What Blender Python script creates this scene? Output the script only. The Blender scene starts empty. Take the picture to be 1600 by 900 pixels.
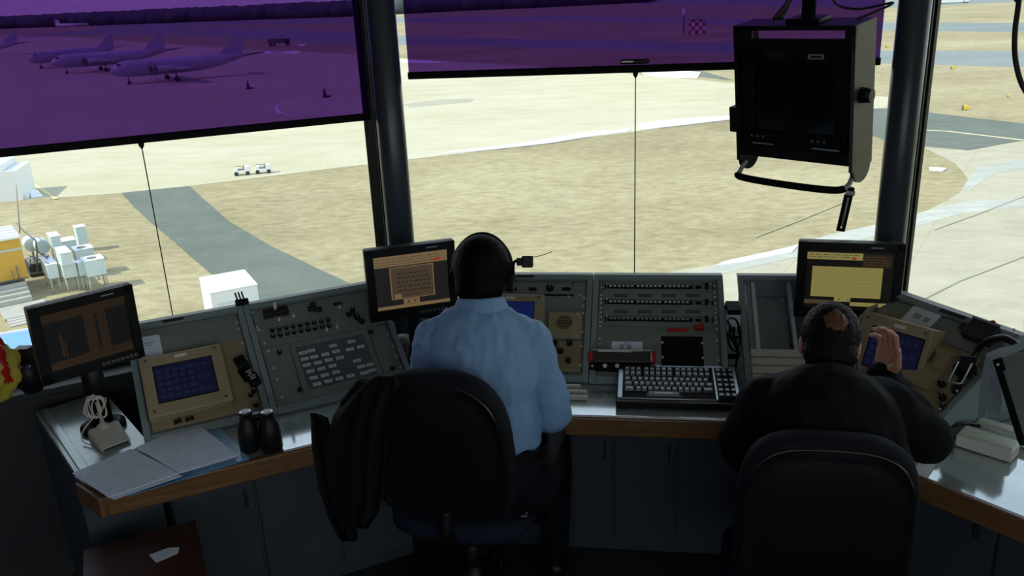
import bpy, bmesh, math, random
from mathutils import Vector, Matrix, noise
random.seed(7)
SC = bpy.context.scene
COL = SC.collection
R = math.radians
V = Vector

# ---------------------------------------------------------------- camera
F_PX, PITCH, ROLL, CAM_Z = 1330.0, R(19.0), R(2.55), 2.15
CAM = V((0, 0, CAM_Z))
_fw = V((0, math.cos(PITCH), -math.sin(PITCH)))
_r0 = V((1, 0, 0)); _u0 = V((0, math.sin(PITCH), math.cos(PITCH)))
_rt = _r0 * math.cos(ROLL) - _u0 * math.sin(ROLL)
_up = _u0 * math.cos(ROLL) + _r0 * math.sin(ROLL)
cd = bpy.data.cameras.new('camera'); cam = bpy.data.objects.new('camera', cd); COL.objects.link(cam)
cd.sensor_width = 36.0; cd.lens = F_PX / 1600.0 * 36.0; cd.clip_start = 0.05; cd.clip_end = 8000
m = Matrix((_rt, _up, -_fw)).transposed().to_4x4(); m.translation = CAM
cam.matrix_world = m
SC.camera = cam

# ---------------------------------------------------------------- world, sun, exposure
SC.view_settings.view_transform = 'Standard'
SC.view_settings.look = 'None'
SC.view_settings.gamma = 1.0
SC.view_settings.use_curve_mapping = False
SC.view_settings.exposure = 0.0
W = bpy.data.worlds.new('sky'); SC.world = W; W.use_nodes = True
nt = W.node_tree; nt.nodes.clear()
tc = nt.nodes.new('ShaderNodeTexCoord'); sp = nt.nodes.new('ShaderNodeSeparateXYZ')
cr = nt.nodes.new('ShaderNodeValToRGB'); bg = nt.nodes.new('ShaderNodeBackground'); wo = nt.nodes.new('ShaderNodeOutputWorld')
nt.links.new(tc.outputs['Generated'], sp.inputs[0]); nt.links.new(sp.outputs['Z'], cr.inputs[0])
nt.links.new(cr.outputs[0], bg.inputs[0]); nt.links.new(bg.outputs[0], wo.inputs[0])
cr.color_ramp.elements[0].position = 0.0; cr.color_ramp.elements[0].color = (1.0, 1.02, 1.0, 1)
cr.color_ramp.elements[1].position = 0.8; cr.color_ramp.elements[1].color = (0.45, 0.62, 0.95, 1)
SKY = 1.55
bg.inputs[1].default_value = SKY
SUN_AZ, SUN_EL, SUN_E = -108.0, 44.0, 4.3
sl = bpy.data.lights.new('sun', 'SUN'); sun = bpy.data.objects.new('sun', sl); COL.objects.link(sun)
sl.energy = SUN_E; sl.angle = R(0.6); sl.color = (1.0, 0.94, 0.80)
sd = V((math.sin(R(SUN_AZ)) * math.cos(R(SUN_EL)), math.cos(R(SUN_AZ)) * math.cos(R(SUN_EL)), math.sin(R(SUN_EL))))
sun.rotation_euler = sd.to_track_quat('Z', 'Y').to_euler(); sun.location = (0, 0, 60)

# ---------------------------------------------------------------- pixel -> place helpers (photo is 1600 x 900)
def ray(x, y): return (_fw * F_PX + _rt * (x - 800) + _up * (450 - y)).normalized()
def WZ(x, y, z): d = ray(x, y); return CAM + d * ((z - CAM_Z) / d.z)
def WD(x, y, dep): d = ray(x, y); return CAM + d * (dep / d.dot(_fw))
def WPL(x, y, p0, n): d = ray(x, y); return CAM + d * ((p0 - CAM).dot(n) / d.dot(n))
ZG = CAM_Z - 15.6                    # airfield level
def G(x, y, dz=0.0): return WZ(x, y, ZG + dz)
def az(a): return V((math.cos(R(a)), math.sin(R(a)), 0)), V((-math.sin(R(a)), math.cos(R(a)), 0))

# ---------------------------------------------------------------- materials
def lin(c): return tuple(((v / 255) / 12.92 if v / 255 <= .04045 else ((v / 255 + .055) / 1.055) ** 2.4) for v in c)
MATS = {}
def mat(name, col, rough=.5, metal=0, spec=.5, var=0, vscale=20, bump=0, bscale=200, emit=None, estr=1, coat=0, dims='Object', stretch=None):
    if name in MATS: return MATS[name]
    m = bpy.data.materials.new(name); m.use_nodes = True; t = m.node_tree; b = t.nodes['Principled BSDF']
    b.inputs['Base Color'].default_value = (*col, 1); b.inputs['Roughness'].default_value = rough
    b.inputs['Metallic'].default_value = metal; b.inputs['Specular IOR Level'].default_value = spec
    b.inputs['Coat Weight'].default_value = coat
    if emit: b.inputs['Emission Color'].default_value = (*emit, 1); b.inputs['Emission Strength'].default_value = estr
    if var or bump:
        c = t.nodes.new('ShaderNodeTexCoord'); src = c.outputs['Object']
        if stretch:
            mp = t.nodes.new('ShaderNodeMapping'); mp.inputs['Scale'].default_value = stretch
            t.links.new(src, mp.inputs[0]); src = mp.outputs[0]
    if var:
        n = t.nodes.new('ShaderNodeTexNoise'); n.inputs['Scale'].default_value = vscale; n.inputs['Detail'].default_value = 5
        r = t.nodes.new('ShaderNodeValToRGB'); t.links.new(src, n.inputs[0]); t.links.new(n.outputs[0], r.inputs[0])
        r.color_ramp.elements[0].position = .3; r.color_ramp.elements[1].position = .7
        r.color_ramp.elements[0].color = (*[x * (1 - var) for x in col], 1); r.color_ramp.elements[1].color = (*[min(1, x * (1 + var)) for x in col], 1)
        t.links.new(r.outputs[0], b.inputs['Base Color'])
    if bump:
        n = t.nodes.new('ShaderNodeTexNoise'); n.inputs['Scale'].default_value = bscale; n.inputs['Detail'].default_value = 3
        bp = t.nodes.new('ShaderNodeBump'); bp.inputs['Strength'].default_value = bump; bp.inputs['Distance'].default_value = .002
        t.links.new(src, n.inputs[0]); t.links.new(n.outputs[0], bp.inputs['Height']); t.links.new(bp.outputs[0], b.inputs['Normal'])
    MATS[name] = m; return m

def ground_mat(name, cols, scale, detail_scale, rough=.95, stretch=None, joints=0, jcol=None):
    """three-tone noise material in world metres; cols dark->light"""
    m = bpy.data.materials.new(name); m.use_nodes = True; t = m.node_tree; b = t.nodes['Principled BSDF']
    b.inputs['Roughness'].default_value = rough; b.inputs['Specular IOR Level'].default_value = .15
    c = t.nodes.new('ShaderNodeTexCoord'); src = c.outputs['Object']
    if stretch:
        mp = t.nodes.new('ShaderNodeMapping'); mp.inputs['Scale'].default_value = stretch; mp.inputs['Rotation'].default_value = (0, 0, R(10))
        t.links.new(src, mp.inputs[0]); src = mp.outputs[0]
    n1 = t.nodes.new('ShaderNodeTexNoise'); n1.inputs['Scale'].default_value = scale; n1.inputs['Detail'].default_value = 8; n1.inputs['Roughness'].default_value = .65
    n2 = t.nodes.new('ShaderNodeTexNoise'); n2.inputs['Scale'].default_value = detail_scale; n2.inputs['Detail'].default_value = 6; n2.inputs['Roughness'].default_value = .7
    t.links.new(src, n1.inputs[0]); t.links.new(src, n2.inputs[0])
    mx = t.nodes.new('ShaderNodeMath'); mx.operation = 'ADD'; t.links.new(n1.outputs[0], mx.inputs[0]); t.links.new(n2.outputs[0], mx.inputs[1])
    hf = t.nodes.new('ShaderNodeMath'); hf.operation = 'MULTIPLY'; hf.inputs[1].default_value = .5; t.links.new(mx.outputs[0], hf.inputs[0])
    r = t.nodes.new('ShaderNodeValToRGB'); t.links.new(hf.outputs[0], r.inputs[0])
    e = r.color_ramp.elements; e[0].position = .36; e[0].color = (*cols[0], 1); e[1].position = .64; e[1].color = (*cols[2], 1)
    k = e.new(.5); k.color = (*cols[1], 1)
    out = r.outputs[0]
    if joints:
        br = t.nodes.new('ShaderNodeTexBrick'); br.offset = 0; br.inputs['Scale'].default_value = 1; br.inputs['Mortar Size'].default_value = .06
        br.inputs['Brick Width'].default_value = joints; br.inputs['Row Height'].default_value = joints
        br.inputs['Color1'].default_value = br.inputs['Color2'].default_value = (1, 1, 1, 1); br.inputs['Mortar'].default_value = (*(jcol or (.8, .8, .78)), 1)
        mp2 = t.nodes.new('ShaderNodeMapping'); mp2.inputs['Rotation'].default_value = (0, 0, R(33)); t.links.new(c.outputs['Object'], mp2.inputs[0]); t.links.new(mp2.outputs[0], br.inputs[0])
        mm = t.nodes.new('ShaderNodeMix'); mm.data_type = 'RGBA'; mm.blend_type = 'MULTIPLY'; mm.inputs[0].default_value = 1
        t.links.new(out, mm.inputs[6]); t.links.new(br.outputs['Color'], mm.inputs[7]); out = mm.outputs[2]
    t.links.new(out, b.inputs['Base Color'])
    MATS[name] = m; return m

M = dict(
 console=mat('console_paint', (.235, .30, .305), .42, var=.08, vscale=9, bump=.1),
 panel=mat('panel_paint', (.205, .245, .222), .45, var=.08, vscale=14, bump=.08),
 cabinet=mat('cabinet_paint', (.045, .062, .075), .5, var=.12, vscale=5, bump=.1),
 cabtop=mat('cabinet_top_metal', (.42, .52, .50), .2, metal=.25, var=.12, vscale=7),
 darkpanel=mat('dark_panel', (.022, .026, .026), .45),
 beige=mat('beige_paint', (.37, .31, .185), .45, var=.06, vscale=15, bump=.08),
 beigedark=mat('beige_dark', (.30, .245, .14), .5, var=.08, vscale=20),
 slate=mat('slate_plate', (.10, .14, .155), .3),
 black=mat('black_plastic', (.006, .0065, .007), .4, spec=.3, bump=.05),
 blackmat=mat('black_matte', (.004, .0045, .005), .75, spec=.2),
 knob=mat('knob_black', (.015, .014, .013), .3),
 metal=mat('bright_metal', (.62, .64, .63), .28, metal=.9),
 screwm=mat('screw_metal', (.80, .82, .78), .35, metal=.2),
 alu=mat('aluminium', (.42, .47, .46), .3, metal=.6, var=.08),
 white=mat('white_plastic', (.72, .76, .71), .45),
 cream=mat('cream_plastic', (.50, .50, .41), .45, bump=.05),
 paper=mat('paper', (.72, .83, .92), .8, var=.03, vscale=8),
 bluepaper=mat('blue_folder', (.13, .33, .55), .6),
 ink=mat('ink_grey', (.36, .39, .45), .9),
 red=mat('red_plastic', (.50, .02, .02), .4),
 wood=mat('wood_edge', (.17, .088, .034), .35, var=.28, vscale=6, stretch=(1, 1, 14), coat=.2),
 worktop=mat('worktop_laminate', (.52, .60, .58), .09, metal=.6, var=.10, vscale=9, spec=.9, coat=.8),
 darkwood=mat('dark_wood', (.060, .024, .016), .4, var=.3, vscale=6, stretch=(1, 8, 1)),
 column=mat('column_paint', (.040, .060, .080), .30, var=.1, vscale=4, spec=.6),
 frame=mat('window_frame_dark', (.012, .02, .018), .5),
 wallm=mat('wall_paint', (.72, .80, .86), .6, var=.05, vscale=3),
 walldark=mat('wall_dark', (.03, .035, .04), .7),
 floorm=mat('carpet_floor', (.022, .026, .03), .95, var=.3, vscale=90, bump=.3, bscale=300),
 ceil=mat('ceiling_tile', (.82, .82, .80), .9),
 fabric=mat('chair_fabric', (.005, .007, .010), .8, spec=.2, var=.2, vscale=60, bump=.3, bscale=500),
 fabricblue=mat('chair_seat_fabric', (.010, .015, .028), .8, spec=.2, var=.2, vscale=60, bump=.3, bscale=500),
 piping=mat('chair_piping', (.006, .008, .008), .22),
 jacket=mat('jacket_cloth', (.004, .0045, .0055), .85, spec=.15, bump=.3, bscale=250),
 shirt=mat('blue_shirt', (.18, .325, .54), .75, var=.06, vscale=9, bump=.12, bscale=600),
 navy=mat('navy_jacket', (.0035, .005, .0068), .8, spec=.12, var=.15, vscale=12, bump=.2, bscale=350),
 trousers=mat('dark_trousers', (.004, .005, .009), .85, spec=.2),
 skin1=mat('skin_brown', (.07, .032, .020), .5, var=.08, vscale=15),
 skin2=mat('skin_light', (.52, .27, .19), .5, var=.08, vscale=15),
 hair=mat('hair_black', (.003, .0025, .0025), .6, spec=.08, bump=.6, bscale=180),
 hair2=mat('hair_dark', (.0035, .003, .0025), .6, spec=.15, bump=1, bscale=120),
 screenblack=mat('screen_glass', (.004, .004, .005), .12),
 bluescreen=mat('touch_screen_blue', (.010, .010, .020), .3, emit=(.0022, .0026, .011), estr=1),
 bluescreen2=mat('touch_screen_blue_bright', (.006, .008, .03), .2, emit=(.004, .008, .060), estr=1),
 greenslat=mat('pale_green_metal', (.66, .74, .60), .45, var=.05),
 cable=mat('cable_black', (.01, .01, .011), .4),
 cablewhite=mat('cable_white', (.70, .66, .56), .5),
 olive=mat('olive_paint', (.045, .052, .036), .45, var=.1, vscale=9),
)

# ---------------------------------------------------------------- mesh builder (everything is authored in world metres)
ROOTM = {}
class B:
    def __init__(s): s.bm = bmesh.new(); s.mats = []
    def mi(s, m):
        if isinstance(m, str): m = M[m] if m in M else MATS[m]
        if m not in s.mats: s.mats.append(m)
        return s.mats.index(m)
    def _fin(s, verts, m, smooth=False):
        fs = set(f for v in verts for f in v.link_faces); k = s.mi(m) if m else 0
        for f in fs: f.material_index = k; f.smooth = smooth
    def box(s, c, size, rot=None, m=None, bev=0, seg=2):
        mt = Matrix.Translation(c) @ (rot.to_4x4() if rot else Matrix.Identity(4)) @ Matrix.Diagonal((*size, 1))
        r = bmesh.ops.create_cube(s.bm, size=1, matrix=mt); vs = r['verts']
        if bev:
            es = list(set(e for v in vs for e in v.link_edges))
            k = s.mi(m) if m else 0
            for f in set(f for v in vs for f in v.link_faces): f.material_index = k
            r = bmesh.ops.bevel(s.bm, geom=es, offset=bev, segments=seg, profile=.5, affect='EDGES')
            for f in r['faces']: f.material_index = k; f.smooth = True
        else: s._fin(vs, m)
        return s
    def cyl(s, p0, p1, r0, r1=None, seg=16, m=None, smooth=True):
        p0, p1 = V(p0), V(p1); r1 = r0 if r1 is None else r1; d = p1 - p0
        mt = Matrix.Translation((p0 + p1) / 2) @ d.to_track_quat('Z', 'Y').to_matrix().to_4x4()
        r = bmesh.ops.create_cone(s.bm, cap_ends=True, segments=seg, radius1=r0, radius2=r1, depth=d.length, matrix=mt)
        s._fin(r['verts'], m)
        if smooth:
            for f in set(f for v in r['verts'] for f in v.link_faces):
                if len(f.verts) == 4: f.smooth = True
        return s
    def sph(s, c, rad, rot=None, m=None, seg=16):
        if not hasattr(rad, '__len__'): rad = (rad,) * 3
        k = s.mi(m) if m else 0; c = V(c); nv = max(5, seg // 2); bm = s.bm; rings = []
        T = (lambda p: c + rot @ p) if rot else (lambda p: c + p)
        top = bm.verts.new(T(V((0, 0, rad[2])))); bot = bm.verts.new(T(V((0, 0, -rad[2]))))
        for i in range(1, nv):
            a = math.pi * i / nv; rings.append([bm.verts.new(T(V((rad[0] * math.sin(a) * math.cos(2 * math.pi * j / seg), rad[1] * math.sin(a) * math.sin(2 * math.pi * j / seg), rad[2] * math.cos(a))))) for j in range(seg)])
        fs = [bm.faces.new((top, rings[0][j], rings[0][(j + 1) % seg])) for j in range(seg)] + [bm.faces.new((bot, rings[-1][(j + 1) % seg], rings[-1][j])) for j in range(seg)]
        for a, d in zip(rings, rings[1:]): fs += [bm.faces.new((a[j], d[j], d[(j + 1) % seg], a[(j + 1) % seg])) for j in range(seg)]
        for f in fs: f.smooth = True; f.material_index = k
        return s
    def prism(s, pts, vec, m=None):
        vs = [s.bm.verts.new(p) for p in pts]; ws = [s.bm.verts.new(V(p) + V(vec)) for p in pts]; n = len(pts); fs = []
        fs.append(s.bm.faces.new(vs)); fs.append(s.bm.faces.new(ws[::-1]))
        for i in range(n): fs.append(s.bm.faces.new((vs[i], ws[i], ws[(i + 1) % n], vs[(i + 1) % n])))
        k = s.mi(m) if m else 0
        for f in fs: f.material_index = k
        bmesh.ops.recalc_face_normals(s.bm, faces=fs); return s
    def face(s, pts, m=None):
        f = s.bm.faces.new([s.bm.verts.new(p) for p in pts]); f.material_index = s.mi(m) if m else 0; return s
    def tube(s, pts, r, seg=8, m=None, closed=False):
        pts = [V(p) for p in pts]; n = len(pts); k = s.mi(m) if m else 0; rings = []; up = None
        rr = r if hasattr(r, '__len__') else [r] * n
        for i, p in enumerate(pts):
            t = (pts[min(i + 1, n - 1)] - pts[max(i - 1, 0)]).normalized()
            if up is None: up = t.orthogonal().normalized()
            up = (up - t * up.dot(t)); up = up.normalized() if up.length > 1e-6 else t.orthogonal().normalized()
            bi = t.cross(up)
            rings.append([s.bm.verts.new(p + (up * math.cos(a) + bi * math.sin(a)) * rr[i]) for a in [2 * math.pi * j / seg for j in range(seg)]])
        for a, b in zip(rings, rings[1:]):
            for j in range(seg):
                f = s.bm.faces.new((a[j], a[(j + 1) % seg], b[(j + 1) % seg], b[j])); f.smooth = True; f.material_index = k
        for q in (rings[0][::-1], rings[-1]):
            f = s.bm.faces.new(q); f.material_index = k
        return s
    def lathe(s, c, prof, axis=(0, 0, 1), seg=20, m=None):
        """prof: [(r, h)] along axis"""
        q = V(axis).to_track_quat('Z', 'Y').to_matrix(); k = s.mi(m) if m else 0; rings = []
        for r, h in prof: rings.append([s.bm.verts.new(V(c) + q @ V((r * math.cos(a), r * math.sin(a), h))) for a in [2 * math.pi * j / seg for j in range(seg)]])
        for a, b in zip(rings, rings[1:]):
            for j in range(seg):
                f = s.bm.faces.new((a[j], a[(j + 1) % seg], b[(j + 1) % seg], b[j])); f.smooth = True; f.material_index = k
        for q_ in (rings[0][::-1], rings[-1]): f = s.bm.faces.new(q_); f.material_index = k
        return s

def obj(name, b, parent=None, m=None):
    """link one mesh object; vertices authored in world space are brought into the parent thing's own space"""
    me = bpy.data.meshes.new(name)
    if parent is not None:
        inv = ROOTM[parent.name].inverted(); b.bm.transform(inv)
    b.bm.to_mesh(me); b.bm.free()
    mats = b.mats or [(M.get(m) or MATS[m]) if isinstance(m, str) else m]
    if m and not b.mats: mats = [(M.get(m) or MATS[m]) if isinstance(m, str) else m]
    for x in mats: me.materials.append(x)
    o = bpy.data.objects.new(name, me); COL.objects.link(o)
    if parent is not None: o.parent = parent; ROOTM[o.name] = ROOTM[parent.name]
    else: ROOTM[o.name] = Matrix.Identity(4)
    return o
def thing(name, label, cat, loc=(0, 0, 0), rz=0, group=None):
    o = bpy.data.objects.new(name, None); o.empty_display_size = .1; COL.objects.link(o)
    o.location = loc; o.rotation_euler = (0, 0, rz)
    ROOTM[o.name] = Matrix.Translation(V(loc)) @ Matrix.Rotation(rz, 4, 'Z')
    return tag(o, label, cat, group)
def tag(o, label, cat, group=None, kind=None):
    o['label'] = label; o['category'] = cat
    if group: o['group'] = group
    if kind: o['kind'] = kind
    return o
def struct(name, b, m=None):
    o = obj(name, b, None, m); o['kind'] = 'structure'; return o
def solo(name, b, label, cat, m=None, group=None, kind=None):
    """a one-mesh thing: origin moved to its base centre"""
    bm = b.bm; xs = [v.co for v in bm.verts]
    c = V((sum(p.x for p in xs) / len(xs), sum(p.y for p in xs) / len(xs), min(p.z for p in xs)))
    bm.transform(Matrix.Translation(-c))
    o = obj(name, b, None, m); o.location = c; ROOTM[o.name] = Matrix.Translation(c)
    return tag(o, label, cat, group, kind)
def dup(root, loc=None, rz=None, label=None):
    c = root.copy(); COL.objects.link(c)
    if loc is not None: c.location = loc
    if rz is not None: c.rotation_euler = (0, 0, rz)
    if label: c['label'] = label
    for ch in list(root.children):
        d = ch.copy(); COL.objects.link(d); d.parent = c
        for g in list(ch.children):
            e = g.copy(); COL.objects.link(e); e.parent = d
    return c

class Fr:
    """local frame: origin, ex, ey, ez (world)"""
    def __init__(s, o, ex, ey, ez): s.o, s.x, s.y, s.z = V(o), V(ex).normalized(), V(ey).normalized(), V(ez).normalized(); s.R = Matrix((s.x, s.y, s.z)).transposed()
    def P(s, a, b, c=0): return s.o + s.x * a + s.y * b + s.z * c
    def box(s, b, a0, a1, s0, s1, n0, n1, m=None, bev=0, seg=2):
        b.box(s.P((a0 + a1) / 2, (s0 + s1) / 2, (n0 + n1) / 2), (abs(a1 - a0), abs(s1 - s0), abs(n1 - n0)), s.R, m, bev, seg); return b
    def cyl(s, b, a, q, n0, n1, r, r1=None, m=None, seg=12): b.cyl(s.P(a, q, n0), s.P(a, q, n1), r, r1, seg, m); return b
    def px(s, x, y, n=0):
        p = WPL(x, y, s.P(0, 0, n), s.z) - s.o; return p.dot(s.x), p.dot(s.y)
def spline(pts, n=8):
    pts = [V(p) for p in pts]; out = []
    for i in range(len(pts) - 1):
        p0, p1, p2, p3 = pts[max(i - 1, 0)], pts[i], pts[i + 1], pts[min(i + 2, len(pts) - 1)]
        for k in range(n):
            t = k / n; out.append(.5 * ((2 * p1) + (p2 - p0) * t + (2 * p0 - 5 * p1 + 4 * p2 - p3) * t * t + (3 * p1 - p0 - 3 * p2 + p3) * t ** 3))
    out.append(pts[-1]); return out

# ================================================================= THE ROOM
XC, YC = az(-9.0); XL, YL = az(24.5); XR, YR = az(-55.0)
VC, VL = 3.42, 3.39                              # distance of the window planes
def flat(d): d = V((d.x, d.y, 0)); return d.normalized()
def hit(x, y, n, v): d = flat(ray(x, y)); return d * (v / d.dot(n))
LC = hit(580, 200, YC, VC); CR = hit(1431, 200, YC, VC)
LL = XL * -.87 + YL * VL
RR = CR + XR * 1.95
L2_ = LL + V((-math.cos(R(58)), -math.sin(R(58)), 0)) * 1.95
R2_ = RR + V((math.cos(R(-82)), math.sin(R(-82)), 0)) * 1.95
RING = [L2_, LL, LC, CR, RR, R2_, V((2.3, -2.1, 0)), V((.6, -3.0, 0)), V((-1.6, -3.0, 0)), V((-3.3, -1.6, 0))]
SILL, HEAD, CEIL = .845, 2.85, 3.0
b = B(); b.prism([(*p.xy, -.12) for p in RING], (0, 0, .12), 'floorm'); struct('floor', b)
b = B(); cen = sum(RING, V()) / len(RING)
b.prism([(*(p + (p - cen).normalized() * .55).xy, CEIL) for p in RING], (0, 0, .15), 'ceil'); struct('ceiling', b)
names = {0: 'left', 1: 'front_left', 2: 'front', 3: 'front_right', 4: 'right', 5: 'rear_right', 6: 'rear', 7: 'rear_middle', 8: 'rear_left', 9: 'left_rear'}
def glass_mat():
    m = bpy.data.materials.new('window_glass'); m.use_nodes = True; t = m.node_tree; t.nodes.clear()
    o = t.nodes.new('ShaderNodeOutputMaterial'); mx = t.nodes.new('ShaderNodeMixShader'); tr = t.nodes.new('ShaderNodeBsdfTransparent'); gl = t.nodes.new('ShaderNodeBsdfGlossy'); fr = t.nodes.new('ShaderNodeFresnel')
    tr.inputs[0].default_value = (.985, .995, .975, 1); gl.inputs['Roughness'].default_value = .0; fr.inputs[0].default_value = 1.45
    t.links.new(fr.outputs[0], mx.inputs[0]); t.links.new(tr.outputs[0], mx.inputs[1]); t.links.new(gl.outputs[0], mx.inputs[2]); t.links.new(mx.outputs[0], o.inputs[0]); return m
M['glass'] = glass_mat()
def film_mat():
    m = bpy.data.materials.new('purple_film'); m.use_nodes = True; t = m.node_tree; t.nodes.clear()
    o = t.nodes.new('ShaderNodeOutputMaterial'); ad = t.nodes.new('ShaderNodeAddShader'); tr = t.nodes.new('ShaderNodeBsdfTransparent'); tl = t.nodes.new('ShaderNodeBsdfTranslucent')
    tr.inputs[0].default_value = (.272, .165, .395, 1); tl.inputs[0].default_value = (.008, .003, .016, 1)
    t.links.new(tr.outputs[0], ad.inputs[0]); t.links.new(tl.outputs[0], ad.inputs[1]); t.links.new(ad.outputs[0], o.inputs[0]); return m
M['film'] = film_mat()
wn = 0
for i in range(len(RING)):
    a, c = RING[i], RING[(i + 1) % len(RING)]; d = (c - a); L = d.length; ex = d.normalized(); ey = V((-ex.y, ex.x, 0))
    if ey.dot(a - cen) < 0: ey = -ey
    fr = Fr(a, ex, ey, (0, 0, 1)); windowed = True
    b = B()
    if windowed:
        fr.box(b, -.05, L + .05, .03, .15, -.05, SILL - .03, 'walldark' if i in (0, 1) else 'wallm'); fr.box(b, -.05, L + .05, .03, .15, HEAD, CEIL, 'walldark')
        struct('wall_' + names[i], b)
        wn += 1
        b = B(); fr.box(b, -.02, L + .02, -.075 if i == 1 else -.02, .15, SILL - .025, SILL, 'frame', .004)
        struct('trim_%d' % wn, b)
        b = B()
        for a0, a1, z0, z1 in ((0, L, SILL, SILL + .03), (0, L, HEAD - .05, HEAD), (0, .012, SILL, HEAD), (L - .012, L, SILL, HEAD)): fr.box(b, a0, a1, .036, .056, z0, z1, 'frame')
        w = struct('window_%d' % wn, b)
        b = B(); fr.box(b, .01, L - .01, .043, .049, SILL + .028, HEAD - .04, 'glass'); g = obj('pane', b, w); g['kind'] = 'structure'
    else:
        fr.box(b, -.05, L + .05, .03, .15, -.05, CEIL, 'walldark'); struct('wall_' + names[i], b)
# round steel columns inside the window corners, with their slim mullions
def column(px, py, dist, name, mpx):
    c = flat(ray(px, py)) * dist; b = B(); b.cyl((c.x, c.y, .0), (c.x, c.y, CEIL), .056, seg=40, m='column'); struct(name, b)
    return c
colL = column(611, 200, 3.44, 'column_left', 580); colR = column(1409, 200, 3.47, 'column_right', 1436)
for i, (p, e) in enumerate(((LC, (XL + XC)), (CR, (XC + XR)), (LL, XL), (RR, XR))):
    e = e.normalized(); fr = Fr(p, e, V((-e.y, e.x, 0)), (0, 0, 1)); b = B()
    fr.box(b, -.016, .016, -.01, .062, SILL - .03, CEIL, 'frame', .003)
    if i != 1: fr.box(b, -.026, -.019, -.035, -.012, SILL, CEIL, 'frame')
    struct('trim_%d' % (10 + i), b)

# ---- purple film roller shades
def shade(fx, fy, v, u0, u1, zb, label, cordu, hu):
    o = fx * ((u0 + u1) / 2) + fy * v; t = thing('roller_shade', label, 'window shade', (o.x, o.y, zb), 0, None)
    fr = Fr(fy * v, fx, fy, (0, 0, 1))
    b = B(); fr.box(b, u0, u1, -.001, .001, zb, HEAD + .02, 'film'); obj('shade_film', b, t)
    b = B(); fr.box(b, u0 - .003, u1 + .003, -.012, .012, zb - .022, zb + .006, 'blackmat', .004); obj('bottom_bar', b, t)
    b = B(); b.cyl(fr.P(u0, 0, HEAD + .04), fr.P(u1, 0, HEAD + .04), .03, m='blackmat'); obj('roller_tube', b, t)
    b = B(); p = fr.P(cordu, -.005, zb - .02); b.tube([p, fr.P(cordu, -.005, 1.3), fr.P(cordu, -.005, SILL + .03)], .0022, 6, 'cable'); b.lathe(p, [(.011, .0), (.009, -.012), (.003, -.022)], m='black'); obj('pull_cord', b, t)
    if hu is not None:
        b = B(); fr.box(b, hu - .055, hu + .055, -.03, -.010, zb + .012, zb + .030, 'black', .006); fr.box(b, hu - .052, hu - .005, -.034, -.028, zb + .018, zb + .026, 'alu', .002); obj('handle', b, t)
    return t
def uv(x, y, fx, fy, v): p = WPL(x, y, fy * v, fy); return p.dot(fx), p.z
ub, zL = uv(300, 206, XL, YL, VL); u1 = uv(577, 172, XL, YL, VL)[0]
shade(XL, YL, VL, -.84, u1, zL, 'purple tinted film roller shade pulled down over the left window, black bottom bar', uv(220, 222, XL, YL, VL)[0], None)
ub, zC_ = uv(900, 107, XC, YC, VC); u0 = uv(638, 105, XC, YC, VC)[0]; u1 = uv(1374, 97, XC, YC, VC)[0]
shade(XC, YC, VC, u0, u1, zC_, 'purple tinted film roller shade over the middle window, behind the hanging display', uv(993, 112, XC, YC, VC)[0], uv(992, 93, XC, YC, VC)[0])

# unseen film shades added over the left-hand windows to block the sun
for i in (0, 9, 8):
    a, c = RING[i], RING[(i + 1) % len(RING)]; ex = (c - a).normalized(); ey = V((-ex.y, ex.x, 0))
    if ey.dot(a - cen) < 0: ey = -ey
    shade(ex, ey, a.dot(ey) - .02, a.dot(ex) + .03, c.dot(ex) - .03, SILL + .03, 'added purple film shade, blocking sun at the ' + {0: 'far left', 9: 'left rear', 8: 'rear left'}[i] + ' window, out of the picture', (a.dot(ex) + c.dot(ex)) / 2, None)

# ================================================================= OUTSIDE
ground_mat('dry_grass', ((.24, .205, .11), (.36, .315, .18), (.48, .43, .265)), .05, 1.4, stretch=(.6, 1, 1))
ground_mat('concrete', ((.46, .435, .27), (.53, .50, .355), (.57, .545, .40)), .02, .25, stretch=(.5, 1, 1), joints=7.5, jcol=(.93, .93, .9))
ground_mat('concrete_worn', ((.37, .35, .25), (.45, .425, .31), (.50, .475, .36)), .05, .6, stretch=(.5, 1, 1), joints=6, jcol=(.9, .9, .88))
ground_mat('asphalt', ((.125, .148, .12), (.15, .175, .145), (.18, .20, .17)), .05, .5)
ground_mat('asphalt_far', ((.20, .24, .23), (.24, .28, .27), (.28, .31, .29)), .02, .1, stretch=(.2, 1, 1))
ground_mat('snow', ((.75, .8, .82), (.85, .88, .9), (.92, .94, .95)), .2, 2)
ground_mat('wet_slush', ((.36, .38, .33), (.45, .46, .40), (.60, .62, .56)), .12, 1.2, stretch=(.4, 1, 1))
ground_mat('road_paint', ((.60, .52, .28), (.68, .60, .34), (.74, .66, .4)), .5, 3)
ground_mat('ground_stain', ((.30, .29, .22), (.38, .37, .28), (.46, .45, .34)), .05, .6, stretch=(.4, 1, 1))
b = B(); b.face([(-3500, -600, ZG), (3500, -600, ZG), (3500, 3500, ZG), (-3500, 3500, ZG)], 'dry_grass'); struct('ground', b)
LAY = [0]
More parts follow.
